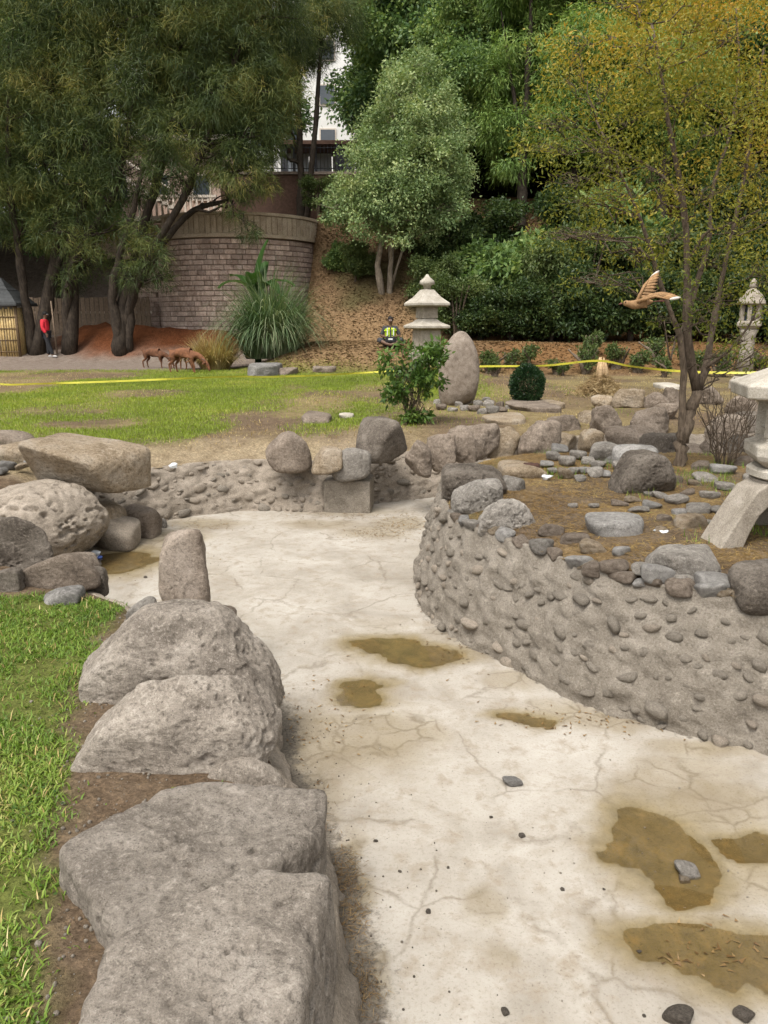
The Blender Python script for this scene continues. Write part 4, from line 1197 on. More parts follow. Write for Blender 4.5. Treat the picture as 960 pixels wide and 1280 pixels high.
# two-tiered pagoda lantern on the mound
pc = ony(533, 430, 25.2); pz = float(land(pc[0], 25.2)[0])
u = 1 / ppm([pc[0], 25.2, 1.4])
def zpx(py): return ony(533, py, 25.2)[2]
pg = thing('pagoda_lantern', 'two-tiered stone pagoda lantern standing on the mound behind the shrub', 'stone lantern', (pc[0], 25.2, pz))
rt = math.pi / 4 + .42
def tier(r0, z0, r1, z1): return lathe([(r0, z0), (r1, z1)], 4, pc[0], 25.2, 0, rt)
q2 = math.sqrt(2)
bevelled(obj('plinth', *tier(.62, pz - .1, .60, pz + .25), M['lantern_stone'], pg, smooth=False), .02)
bevelled(obj('lower_box', *tier(17 * u * 1.13, pz + .252, 16.5 * u * 1.13, zpx(407)), M['lantern_stone'], pg, smooth=False), .02)
for nm, ze, zt_, r_ in (('lower_roof', 410, 396, 28.5), ('upper_roof', 382, 362, 28)):
    z0 = zpx(ze) + .003; z1 = zpx(zt_)
    rr = r_ * u * 1.08
    bevelled(obj(nm, *lathe([(rr * .9, z0 - .03), (rr, z0 + .0), (rr, z0 + .07), (rr * .62, z0 + (z1 - z0) * .52), (rr * .30, z1)], 4, pc[0], 25.2, 0, rt), M['lantern_white'], pg, smooth=False), .012)
bevelled(obj('upper_box', *tier(13.5 * u * 1.1, zpx(397) - .02, 13 * u * 1.1, zpx(382) + .02), M['lantern_stone'], pg, smooth=False), .015)
obj('finial', *lathe([(.10, zpx(363)), (.13, zpx(357)), (.24, zpx(355)), (.22, zpx(351)), (.10, zpx(347)), (.03, zpx(343))], 12, pc[0], 25.2, 0), M['lantern_white'], pg)
# tall lantern behind the thin tree
fy = 19.0
fc = ony(931, 458, fy); fz = float(land(fc[0], fy)[0])
u = 1 / ppm([fc[0], fy, 1.2])
def zq(py): return ony(931, py, fy)[2]
fl_ = thing('tall_lantern', 'tall stone lantern with hexagonal light box behind the thin tree', 'stone lantern', (fc[0], fy, fz))
obj('base', *lathe([(18 * u, fz - .1), (18 * u, fz + .18), (12 * u, fz + .3)], 6, fc[0], fy, 0), M['lantern_stone'], fl_, smooth=False)
obj('shaft', *lathe([(11 * u, fz + .3), (8.5 * u, zq(440)), (8.5 * u, zq(420)), (11 * u, zq(412))], 16, fc[0], fy, 0), M['lantern_stone'], fl_)
obj('platform', *lathe([(10 * u, zq(412)), (15.5 * u, zq(407)), (15.5 * u, zq(403)), (13 * u, zq(401))], 6, fc[0], fy, 0), M['lantern_stone'], fl_, smooth=False)
for k in range(6):
    a = k * math.pi / 3
    obj('corner_post', *box(fc[0] + 10.5 * u * math.cos(a), fy + 10.5 * u * math.sin(a), (zq(401) + zq(380)) / 2, 4.5 * u, 4.5 * u, zq(380) - zq(401), a), M['lantern_stone'], fl_, smooth=False)
obj('light_box', *lathe([(7 * u, zq(401)), (7 * u, zq(380))], 6, fc[0], fy, 0), M['glass_dark'], fl_, smooth=False)
obj('roof', *lathe([(15 * u, zq(381)), (18 * u, zq(379.5)), (17.5 * u, zq(377)), (13 * u, zq(369)), (6 * u, zq(362)), (3 * u, zq(360))], 6, fc[0], fy, 0), M['lantern_stone'], fl_, smooth=False)
obj('finial', *lathe([(3 * u, zq(360.5)), (5 * u, zq(358)), (4 * u, zq(353)), (1 * u, zq(348))], 12, fc[0], fy, 0), M['lantern_stone'], fl_)

# ------------------------------------------------------------------ straw stump and caution tape
M['wood_pale'] = plain_mat('wood_pale', (.36, .25, .14), .85, .35, 25)
M['straw'] = leaf_mat('straw', [(.1, (.16, .10, .045)), (.5, (.30, .21, .10)), (.9, (.44, .34, .19))], .15, .7)
sb = onz(750, 494, .02)
stump = thing('splintered_stump', 'splintered pale stump with its foot wrapped in straw', 'stump', sb)
ztop = ony(750, 446, sb[1])[2]
for k in range(9):
    a = k * 2.4; r_ = .10 * math.sqrt((k + .5) / 9)
    x, y = sb[0] + r_ * math.cos(a), sb[1] + r_ * math.sin(a)
    h = ztop - random.uniform(0, .22)
    obj('splinter', *tube([(x * 1.0, y, sb[2] - .1), (x + random.uniform(-.02, .02), y, h * .7), (x + random.uniform(-.03, .03), y, h)], [.06, .055, .012], 6), M['wood_pale'], stump)
V, Fc = [], []
for k in range(5200):
    a = rng.uniform(0, 6.28); r_ = abs(rng.normal(0, .24)); z = sb[2] + max(0, .55 - r_ * .85) * rng.uniform(.1, 1)
    p = np.array([sb[0] + r_ * math.cos(a), sb[1] + r_ * math.sin(a), z])
    d = rng.normal(size=3) * [1, 1, .6]; d /= np.linalg.norm(d); sd = np.cross(d, rng.normal(size=3)); sd /= np.linalg.norm(sd)
    L = rng.uniform(.08, .2)
    V += [p - sd * .006, p + sd * .006, p + d * L]
Fc = np.arange(len(V)).reshape(-1, 3)
tag(obj('straw_wrap', np.array(V), Fc, M['straw'], stump), kind='stuff')
def tape_mat():
    t = NT('caution_tape')
    tc = t.n('TexCoord').outputs['UV']
    sx = t.n('SeparateXYZ'); t.l(tc, sx.inputs[0])
    fr = t.math('FRACT', t.math('MULTIPLY', sx.outputs[0], 1.4))
    mk = t.math('MULTIPLY', t.math('GREATER_THAN', fr, .72), t.math('MULTIPLY', t.math('GREATER_THAN', sx.outputs[1], .3), t.math('LESS_THAN', sx.outputs[1], .7)))
    br = t.noise(t.n('TexCoord').outputs['Object'], 60, 2)
    mk = t.math('MULTIPLY', mk, t.math('GREATER_THAN', br, .5))
    col = t.mix(mk, (.50, .46, .05), (.25, .22, .04))
    return t.done(t.bsdf(col, .45, None, .4))
M['tape'] = tape_mat()
tp = [(-60, 483, 19.9), (60, 479.5, 19.6), (160, 476, 19.6), (280, 471, 19.8), (340, 471, 20.4), (400, 469, 21.0), (470, 465, 21.2), (540, 461, 20.2), (600, 458, 19.0), (680, 457, 18.0), (746, 451, 16.7), (790, 458, 16.2), (850, 464, 15.6), (930, 466, 15.0), (1010, 462, 14.6)]
tpts = np.array([ony(*q) for q in tp])
ts = spline(tpts, .12)
hw = np.zeros(len(ts)) + .035
tw_ = fbm2(ts[:, 0] * .8, ts[:, 1] * .8, 3, 77) * 1.2
V = []
for i, p in enumerate(ts):
    up = np.array([0, -math.sin(tw_[i]), math.cos(tw_[i])])
    zmin = float(land(p[0], p[1])[0]) + .012
    a = p - up * .022; b = p + up * .022
    lift = max(0, zmin - a[2])
    a[2] += lift; b[2] += lift
    V += [a, b]
Fc = np.array([[2 * i, 2 * i + 2, 2 * i + 3, 2 * i + 1] for i in range(len(ts) - 1)])
o = obj('caution_tape', np.array(V), Fc, M['tape'], origin=ts[0])
uv = o.data.uv_layers.new(name='UVMap')
for poly in o.data.polygons:
    for li, vi in zip(poly.loop_indices, poly.vertices):
        uv.data[li].uv = (vi // 2 * .12, vi % 2)
tag(o, 'thin yellow caution tape strung across the lawn and tied round the stump', 'tape')

# ------------------------------------------------------------------ litter
M['plastic_white'] = plain_mat('plastic_white', (.75, .78, .80), .35, .1, 30, .1, .5)
M['plastic_blue'] = plain_mat('plastic_blue', (.10, .18, .55), .35, .2, 30, .1, .5)
M['rag'] = plain_mat('rag', (.05, .025, .018), .95, .4, 20)
def crumple(name, label, cat, px, py, w, surf, mat, seed, z=None, squash=.6):
    zz = .05 if z is None else z
    if z is None:
        for _ in range(4):
            p = onz(px, py, zz); zz = float(surf(p[0], p[1])[0])
    p = onz(px, py, zz); s = w / ppm(p) / 2
    V, Fc = rock_verts(3, (s, s * .8, s * squash), seed, 12, 14, .28, 3.0, tight=(.5, 1))
    return tag(obj(name, V + [p[0], p[1], zz + s * squash * .7], Fc, M[mat], origin=(p[0], p[1], zz), smooth=False), label, cat)
crumple('plastic_bottle', 'crushed blue and white plastic bottle in the corner puddle', 'litter', 120, 697, 17, ffl, 'plastic_white', 5)
crumple('plastic_scrap', 'blue plastic scrap beside the crushed bottle in the corner puddle', 'litter', 125, 698, 8, ffl, 'plastic_blue', 6)
crumple('plastic_bag', 'scrap of white plastic on the bare earth above the bank wall', 'litter', 215, 585, 12, land, 'plastic_white', 7)
crumple('plastic_cup', 'crumpled white plastic cup beside the brown rag on the island', 'litter', 683, 600, 15, isle, 'plastic_white', 8)
crumple('brown_rag', 'bundle of dark brown rag beside the cobble pile', 'rag', 664, 594, 22, isle, 'rag', 9, squash=.9)
crumple('paper_scrap', 'flat white paper scrap on the dry grass by the flat grey stone', 'litter', 828, 665, 22, isle, 'plastic_white', 10, squash=.15)
crumple('paper_scrap', 'narrow white wrapper behind the flat grey oval stone', 'litter', 790, 646, 22, isle, 'plastic_white', 11, squash=.2)

# ------------------------------------------------------------------ vegetation
def unit(a): return a / (np.linalg.norm(a, axis=-1, keepdims=True) + 1e-9)
def leaf_cloud(clumps, n, L, W, seed, droop=.2, up=.5, sub=22, spread=.24, shell=(.45, 1.0), needle=False, nb=1):
    """clumps: (centre, (rx, ry, rz)). Leaves gather in sub-clumps spread through each clump's volume."""
    r_ = np.random.default_rng(seed)
    cs = np.array([c for c, _ in clumps], float); rs = np.array([np.broadcast_to(r, 3) for _, r in clumps], float)
    w = (rs.prod(1)) ** (2 / 3); w /= w.sum()
    # sub-clump centres
    SC, SR, SO = [], [], []
    for c, r, wi in zip(cs, rs, w):
        m = max(4, int(sub * (0.5 + wi * len(cs) * .5)))
        d = unit(r_.normal(size=(m, 3)))
        q = r_.uniform(*shell, size=(m, 1)) ** .7
        SC.append(c + d * q * r); SR.append(np.tile(r * spread, (m, 1)) * r_.uniform(.6, 1.4, (m, 1))); SO.append(d)
    SC = np.concatenate(SC); SR = np.concatenate(SR); SO = np.concatenate(SO)
    wt = SR.prod(1) ** (2 / 3); wt /= wt.sum()
    k = r_.choice(len(SC), n, p=wt)
    g = r_.normal(size=(n, 3))
    P = SC[k] + g * SR[k]
    out = unit(SO[k] * .8 + g * .5)
    D = unit(out * .7 + r_.normal(size=(n, 3)) * .7 + np.array([0, 0, -droop]))
    Nn = unit(r_.normal(size=(n, 3)) * .8 + np.array([0, 0, up]) + out * .3)
    Sd = unit(np.cross(D, Nn))
    l = (L * r_.uniform(.6, 1.3, n))[:, None]; ww = (W * r_.uniform(.7, 1.25, n))[:, None]
    if needle:
        V = np.stack([P - Sd * ww / 2, P + Sd * ww / 2, P + D * l], 1).reshape(-1, 3)
        return V, np.arange(n * 3).reshape(-1, 3)
    V = np.stack([P, P + D * l * .45 + Sd * ww / 2, P + D * l, P + D * l * .45 - Sd * ww / 2], 1).reshape(-1, 3)
    return V, np.arange(n * 4).reshape(-1, 4)
def arc(p, q, n, sag, seed, wob=.06):
    r_ = np.random.default_rng(seed)
    p, q = np.asarray(p, float), np.asarray(q, float)
    t = np.linspace(0, 1, n)[:, None]
    L = np.linalg.norm(q - p)
    c = p * (1 - t) + q * t
    c = c + np.array([0, 0, 1]) * (np.sin(np.pi * t) * sag * L)
    w = r_.normal(size=(n, 3)) * wob * L * np.sin(np.pi * t)
    return c + w
def wood(stems, clumps, seed, r_branch=.06, limb_n=1, twigs=2, sides=7):
    """stems: list of (points, radii). A limb leaves the nearest lower stem point for every clump."""
    parts = []
    nodes = []
    for pts, rad in stems:
        s = spline(np.c_[np.asarray(pts, float), np.asarray(rad, float)], max(.05, np.linalg.norm(np.ptp(np.asarray(pts, float), axis=0)) / 16))
        # spline() measures length in plan; refit by height when the stem is upright
        pts_ = np.asarray(pts, float)
        dl = np.r_[0, np.cumsum(np.linalg.norm(np.diff(pts_, axis=0), axis=1))]
        t = np.linspace(0, dl[-1], 18)
        c = np.stack([np.interp(t, dl, pts_[:, j]) for j in range(3)], 1)
        for _ in range(2):
            c[1:-1] = (c[:-2] + c[1:-1] * 2 + c[2:]) / 4
        r = np.interp(t, dl, rad)
        r_ = np.random.default_rng(seed + len(parts))
        c[1:-1] += r_.normal(size=(16, 3)) * (r[1:-1, None] * .18)
        r = r * (1 + .12 * r_.normal(size=18))
        parts.append(tube(c, r, sides + 2))
        nodes += [(c[j], r[j]) for j in range(3, 18)]
    NP = np.array([a for a, _ in nodes]); NR = np.array([b for _, b in nodes])
    for i, (c, r) in enumerate(clumps):
        c = np.asarray(c, float)
        dd = np.linalg.norm(NP - c, axis=1) + np.where(NP[:, 2] > c[2] - .1, 2.5, 0) * np.mean(r)
        j = int(dd.argmin())
        rb = min(NR[j] * .6, r_branch * (.6 + .25 * np.linalg.norm(c - NP[j])))
        path = arc(NP[j], c, 8, .08, seed + 31 * i)
        parts.append(tube(path, np.linspace(rb, rb * .3, 8), max(4, sides - 2)))
        for k in range(twigs):
            d = np.random.default_rng(seed + 97 * i + k).normal(size=3); d[2] = abs(d[2]) * .6; d /= np.linalg.norm(d)
            a = path[4 + k % 3]
            parts.append(tube(arc(a, c + d * np.broadcast_to(r, 3) * .9, 5, .05, seed + 7 * i + k), np.linspace(rb * .45, rb * .1, 5), 4))
    return join(parts)
def tree(name, label, base, stems, clumps, leaf, mats, seed, group=None, cat='tree', wood_kw=None, crown='crown'):
    root = thing(name, label, cat, base, group)
    obj('trunk', *wood(stems, clumps, seed, **(wood_kw or {})), M[mats[0]], root)
    V, Fc = leaf_cloud(clumps, seed=seed, **leaf)
    obj(crown, V, Fc, M[mats[1]], root, smooth=False)
    return root
def copy_thing(o, loc, rz, sc, label=None, group=None):
    r = o.copy(); C.objects.link(r); r.location = loc; r.rotation_euler = (0, 0, rz); r.scale = sc
    if label: r['label'] = label
    if group: r['group'] = group
    for ch in list(o.children):
        c = ch.copy(); C.objects.link(c); c.parent = r
    return r

M['lf_cas'] = leaf_mat('lf_cas', [(.0, (0.02608, 0.04087, 0.01564)), (.4, (0.06089, 0.0892, 0.02816)), (.75, (0.1414, 0.1579, 0.04381)), (1, (0.2827, 0.2415, 0.0704))], .3, .6, .6, .4, 2.3)
M['lf_center'] = leaf_mat('lf_center', [(.0, (0.09129, 0.1485, 0.06111)), (.45, (0.1941, 0.2674, 0.106)), (.8, (0.3424, 0.3961, 0.1732)), (1, (0.5248, 0.5547, 0.2648))], .3, .5, .5)
M['lf_dark'] = leaf_mat('lf_dark', [(.0, (0.03888, 0.07644, 0.03366)), (.5, (0.0972, 0.1693, 0.06171)), (1, (0.243, 0.3139, 0.09817))], .3, .5, .3)
M['lf_mid'] = leaf_mat('lf_mid', [(.0, (0.06048, 0.1102, 0.03942)), (.5, (0.1512, 0.2328, 0.07392)), (1, (0.3629, 0.4165, 0.1232))], .35, .5, .3)
M['lf_weep'] = leaf_mat('lf_weep', [(.0, (0.0729, 0.1299, 0.03564)), (.5, (0.175, 0.2717, 0.06682)), (1, (0.379, 0.4488, 0.1225))], .35, .5, .4)
M['lf_autumn'] = leaf_mat('lf_autumn', [(.0, (0.08282, 0.1089, 0.01694)), (.4, (0.1807, 0.189, 0.02662)), (.7, (0.3011, 0.2544, 0.0363)), (.9, (0.4216, 0.2763, 0.0363)), (1, (0.512, 0.2763, 0.0363))], .4, .5, .8, .4, 1.8, (.10, .115, 2.75))
M['lf_bush'] = leaf_mat('lf_bush', [(.0, (0.01582, 0.03037, 0.01136)), (.5, (0.04113, 0.06958, 0.02044)), (1, (0.1107, 0.1329, 0.03407))], .3, .45, .6)
M['lf_bush2'] = leaf_mat('lf_bush2', [(.0, (0.03506, 0.05844, 0.01636)), (.5, (0.08181, 0.1169, 0.03506)), (1, (0.1754, 0.1987, 0.06428))], .3, .5, .6)
M['lf_shrub'] = leaf_mat('lf_shrub', [(.0, (0.027, 0.0585, 0.0135)), (.5, (0.0765, 0.1395, 0.027)), (1, (0.171, 0.243, 0.054))], .35, .4, 1.5)
M['lf_round'] = leaf_mat('lf_round', [(.0, (.008, .022, .009)), (.5, (.022, .05, .018)), (1, (.05, .09, .03))], .25, .4, 2)
M['grass_near'] = leaf_mat('grass_near', [(.0, (0.06599, 0.1102, 0.01856)), (.45, (0.132, 0.2203, 0.02917)), (.8, (0.2507, 0.3305, 0.05966)), (1, (0.4355, 0.3794, 0.1459))], .35, .5, 1.1)
M['grass_far'] = leaf_mat('grass_far', [(.0, (0.1095, 0.1464, 0.01646)), (.45, (0.1984, 0.2684, 0.02572)), (.8, (0.3011, 0.3416, 0.04629)), (1, (0.4653, 0.3782, 0.1132))], .35, .5, .4)
M['grass_droop'] = leaf_mat('grass_droop', [(.0, (0.03825, 0.07586, 0.02805)), (.5, (0.1148, 0.1734, 0.07714)), (1, (0.3315, 0.3359, 0.2104))], .3, .5, .8)
M['grass_dry'] = leaf_mat('grass_dry', [(.0, (0.176, 0.11, 0.0385)), (.5, (0.396, 0.286, 0.11)), (1, (0.6, 0.506, 0.264))], .2, .6, 1.5)
M['litter'] = leaf_mat('litter', [(.0, (0.056, 0.032, 0.016)), (.5, (0.184, 0.112, 0.052)), (.85, (0.288, 0.2, 0.096)), (1, (0.368, 0.288, 0.176))], .1, .7, .8)
M['needles'] = leaf_mat('needles', [(.0, (0.096, 0.052, 0.016)), (.5, (0.232, 0.144, 0.048)), (.85, (0.32, 0.232, 0.088)), (1, (0.24, 0.256, 0.08))], .1, .7, 1.2)
M['banana'] = leaf_mat('banana', [(.0, (0.01575, 0.042, 0.0105)), (.5, (0.0315, 0.0735, 0.01575)), (1, (0.063, 0.105, 0.0315))], .35, .4, .8)

def clumps_px(lst, Y, dy, seed, squash=.85, dup=2):
    """(px, py, radius px) at a depth near Y -> clumps, each doubled in depth so that the crown is round"""
    r_ = np.random.default_rng(seed); out = []
    for px, py, rp in lst:
        for j in range(dup):
            y = Y + r_.uniform(-1, 1) * dy if dup == 1 else Y + (j - (dup - 1) / 2) * dy * r_.uniform(.7, 1.3)
            p = ony(px + r_.uniform(-.15, .15) * rp, py + r_.uniform(-.15, .15) * rp, y)
            r = rp / ppm(p)
            out.append((p, (r, r, r * squash)))
    return out
def stem_px(lst, Y, rad, dy=0.0):
    n = len(lst)
    return [ony(px, py, Y + dy * i / max(1, n - 1)) for i, (px, py) in enumerate(lst)], list(np.linspace(rad[0], rad[1], n))
def ground_pt(px, Y, sink=.15):
    x = ony(px, 430, Y)[0]
    return np.array([x, Y, float(land(x, Y)[0]) - sink])

# --- dark feathery trees on the left
def cas(name, label, bpx, Y, stems_px, cl, seed, n, rad=(.27, .09), dy=1.6):
    b = ground_pt(bpx, Y)
    stems = []
    for i, sp in enumerate(stems_px):
        pts, rr = stem_px(sp, Y, rad if i == 0 else (rad[0] * .75, rad[1] * .8), (-1) ** i * .6)
        pts[0] = b + [(.16 * ((i + 1) // 2)) * (-1) ** i, .1 * i, 0]
        stems.append((pts, rr))
    cls = clumps_px(cl, Y, dy, seed)
    return tree(name, label, b + [0, 0, .15], stems, cls, dict(n=int(n * 1.25), L=.34, W=.022, droop=.7, up=.3, sub=34, spread=.15, needle=True), ('bark_dark', 'lf_cas'), seed, 'dark feathery trees beside the stone bastion', wood_kw=dict(r_branch=.07, twigs=3))
cas('feathery_tree', 'leaning dark feathery tree next to the bamboo hut', 44, 31.6, [[(44, 435), (54, 380), (75, 310), (70, 230), (60, 120), (50, 20)], [(44, 435), (28, 350), (10, 230), (12, 100)], [(44, 435), (66, 340), (105, 270), (110, 180)]],
    [(20, 50, 62), (70, 110, 60), (8, 150, 58), (50, 200, 52), (10, 250, 48), (75, 25, 60), (30, 292, 28), (95, 60, 55), (-30, 100, 70), (-50, 220, 60), (90, 262, 30), (60, 280, 26), (40, -50, 70)], 601, 62000)
cas('feathery_tree', 'straight dark feathery tree standing between the person in red and the soil heap', 86, 31.6, [[(86, 432), (88, 380), (96, 300), (110, 190), (120, 60), (125, -20)], [(86, 432), (84, 340), (150, 230), (165, 130)]],
    [(120, 60, 58), (150, 130, 56), (110, 190, 50), (150, 215, 46), (100, 240, 44), (130, 290, 38), (165, 30, 58), (180, 100, 48), (110, 330, 26), (70, 290, 34), (130, -50, 70), (85, 350, 20), (190, -40, 70)], 602, 56000)
cas('feathery_tree', 'many-stemmed dark feathery tree at the foot of the bastion wing', 150, 31.2, [[(150, 430), (152, 390), (165, 330), (190, 250), (215, 150), (225, 40)], [(150, 430), (140, 350), (165, 270), (180, 200)], [(150, 430), (165, 360), (205, 300), (240, 260), (285, 250)], [(150, 430), (175, 340), (235, 240), (270, 140), (300, 60)]],
    [(230, 60, 58), (275, 120, 52), (215, 160, 48), (260, 190, 42), (300, 210, 42), (185, 325, 28), (312, 288, 16), (205, 350, 14), (290, 50, 58), (335, 110, 46), (215, 215, 38), (165, 345, 24), (320, 170, 38), (240, 0, 60), (340, 20, 58), (330, 232, 18), (290, 258, 18), (180, 290, 26), (300, -50, 70)], 603, 78000)
cas('feathery_tree', 'slim dark tree on the terrace above the round bastion', 377, 38.6, [[(377, 255), (376, 200), (372, 120), (370, 20)], [(377, 255), (395, 150), (400, 60)]],
    [(360, 60, 44), (340, 150, 30), (385, 20, 42), (345, 105, 32), (400, 65, 20), (330, 190, 24), (420, 10, 40)], 604, 30000, (.22, .08))

# --- pale green tree on the slope
b = ground_pt(484, 31.6)
tree('slope_tree', 'rounded silvery green tree with pale twin trunks on the slope', b + [0, 0, .15],
     [stem_px([(478, 378), (470, 330), (482, 280), (500, 200), (515, 110)], 31.6, (.14, .04)), stem_px([(486, 378), (488, 330), (492, 270), (480, 190)], 31.7, (.12, .04)), stem_px([(484, 378), (500, 320), (530, 250), (555, 200)], 31.8, (.07, .02))],
     clumps_px([(505 + (a_ - 505) * .86, b_, c_ * .9) for a_, b_, c_ in [(518, 82, 22), (518, 98, 30), (495, 118, 36), (540, 128, 36), (478, 150, 34), (512, 160, 44), (556, 168, 32), (462, 192, 34), (500, 205, 46), (548, 214, 42), (575, 222, 28), (438, 232, 34), (472, 245, 42), (520, 255, 44), (562, 258, 34), (418, 258, 28), (450, 272, 30), (500, 285, 30), (400, 262, 20), (540, 290, 26), (580, 262, 18), (410, 240, 20), (580, 195, 18)]], 31.6, 1.9, 611, .75),
     dict(n=90000, L=.12, W=.062, droop=.25, up=.6, sub=11, spread=.2, shell=(.4, 1.45)), ('bark_pale', 'lf_center'), 611)

# --- tall trees along the top of the hill: three kinds, copied
def big_tree(name, label, seed, h, rad, n, mats, L, W, droop, trunk=.3, low=.35):
    r_ = np.random.default_rng(seed)
    cl = []
    for k in range(26):
        t = r_.uniform(low, 1.0); a = r_.uniform(0, 6.28)
        rr = rad * math.sin(math.pi * min(1, (t - low) / (1 - low) * .8 + .17)) * r_.uniform(.3, .95)
        s = rad * r_.uniform(.28, .46)
        cl.append((np.array([rr * math.cos(a), rr * math.sin(a), h * t]), (s, s, s * .75)))
    stems = [([(0, 0, -.4), (.1, 0, h * .3), (-.1, .1, h * .6), (0, 0, h * .92)], [trunk, trunk * .8, trunk * .5, trunk * .15]),
             ([(0, 0, h * .2), (.5, .3, h * .45), (rad * .4, rad * .2, h * .75)], [trunk * .5, trunk * .4, trunk * .12])]
    return tree(name, label, np.zeros(3), stems, cl, dict(n=n, L=L, W=W, droop=droop, sub=22, spread=.21), mats, seed, 'tall trees on top of the hill')
labs = {'dark': 'tall dark green broadleaf tree in the wood on top of the hill', 'mid': 'tall mid green leafy tree in the wood on top of the hill', 'weep': 'tall loose tree with hanging leaves in the wood on top of the hill'}
protos = {'dark': big_tree('hill_tree', labs['dark'], 621, 14, 3.6, 42000, ('bark_dark', 'lf_dark'), .24, .12, .3, .32),
          'mid': big_tree('hill_tree', labs['mid'], 622, 13, 3.4, 42000, ('bark_dark', 'lf_mid'), .22, .11, .3, .28),
          'weep': big_tree('hill_tree', labs['weep'], 623, 14, 3.2, 44000, ('bark_dark', 'lf_weep'), .34, .05, .9, .28, .25)}
spots = [('dark', .4, 44, 1.05), ('mid', 1.6, 42.5, 1.0), ('dark', 4.4, 40.5, 1.0), ('dark', 7.6, 41.5, 1.08), ('mid', 10.8, 40.5, 1.0), ('dark', 14.2, 41, 1.1), ('mid', 18, 42, 1.1), ('dark', -9.5, 52, 1.2), ('dark', 1.6, 49, 1.2),
         ('mid', 5.8, 48, 1.2), ('dark', 10.5, 49, 1.25), ('dark', 16, 49, 1.25), ('mid', 22, 47, 1.25), ('dark', -12, 50, 1.2), ('mid', -16.5, 44, 1.1), ('dark', -20, 47, 1.2), ('dark', 13, 56, 1.4), ('dark', 4, 57, 1.35), ('dark', -25, 42, 1.2), ('dark', 24, 41, 1.1),
         ('dark', -15.5, 38.5, .9), ('dark', -19.5, 36, 1.0), ('weep', 5.9, 35.5, .82), ('weep', 8.2, 36.5, .95), ('weep', 11.5, 34.5, .9), ('mid', 15, 35, 1.0), ('weep', 18.5, 34, 1.0), ('mid', 3.2, 37.6, .72), ('mid', 6.6, 44.5, 1.0), ('dark', 3.4, 45, .95), ('dark', 9.2, 45.5, 1.0), ('mid', 13, 45, 1.0), ('dark', -22.5, 39, 1.0), ('mid', -27, 38, 1.1), ('dark', -24, 33.5, .95), ('dark', -29, 45, 1.2), ('mid', 22.5, 36, 1.0), ('dark', 26, 38, 1.1), ('dark', 29, 44, 1.2)]
used = set()
def tree_where(x, y):
    if x < -10: return 'behind the dark feathery trees' if y < 45 else 'far behind the pinkish stair house'
    if x < 1.0: return 'beside the terrace wall and its iron fence'
    if x < 5.0: return 'behind the silvery slope tree' if y < 46 else 'deep in the wood behind the silvery slope tree'
    if x < 9.5: return 'on the slope above the clipped bush' if y < 39 else ('on the hilltop above the clipped bush' if y < 46 else 'deep in the wood above the clipped bush')
    return 'on the slope behind the yellowing tree' if y < 39 else ('on the hilltop behind the yellowing tree' if y < 46 else 'deep in the wood behind the yellowing tree')
kindw = {'dark': 'tall dark broadleaf tree', 'mid': 'tall mid green leafy tree', 'weep': 'loose tree with hanging leaves'}
for i, (k, x, y, s) in enumerate(spots):
    z = float(land(x, y)[0])
    rz = (i * 2.399) % 6.283
    if k not in used:
        used.add(k); o = protos[k]; o['label'] = kindw[k] + ' ' + tree_where(x, y); o.location = (x, y, z); o.rotation_euler = (0, 0, rz); o.scale = (s, s, s)
    else:
        copy_thing(protos[k], (x, y, z), rz, (s * random.uniform(.9, 1.1), s * random.uniform(.9, 1.1), s * random.uniform(.92, 1.08)), kindw[k] + ' ' + tree_where(x, y))

# --- bushes on the foot of the slope
def bush(name, label, seed, w, h, n, mats, L, W, group):
    r_ = np.random.default_rng(seed)
    cl = []
    for k in range(13):
        a = r_.uniform(0, 6.28); q = math.sqrt(r_.uniform(0, 1)) * w * .55; z = r_.uniform(.22, .8) * h
        s = w * r_.uniform(.2, .36)
        cl.append((np.array([q * math.cos(a), q * math.sin(a), z]), (s, s, s * .85)))
    stems = [([(0, 0, -.2), (.1 * k, .05 * k, h * .4), (.2 * k, -.1 * k, h * .75)], [.06, .04, .015]) for k in (-1, 0, 1, 2)]
    return tree(name, label, np.zeros(3), stems, cl, dict(n=n, L=L, W=W, droop=.2, sub=18, spread=.23, shell=(.3, 1.0)), mats, seed, group, 'bush', dict(r_branch=.02, twigs=1, sides=5), 'foliage')
bl = ['dense dark green bush at the foot of the wooded slope', 'olive green open bush at the foot of the wooded slope', 'glossy dark bush with broad leaves at the foot of the wooded slope']
bp = [bush('slope_bush', bl[0], 641, 1.5, 2.2, 15000, ('bark_dark', 'lf_bush'), .12, .06, 'bushes at the foot of the slope'),
      bush('slope_bush', bl[1], 642, 1.4, 2.4, 12000, ('bark', 'lf_bush2'), .10, .05, 'bushes at the foot of the slope'),
      bush('slope_bush', bl[2], 643, 1.5, 2.0, 9000, ('bark_dark', 'lf_mid'), .2, .10, 'bushes at the foot of the slope')]
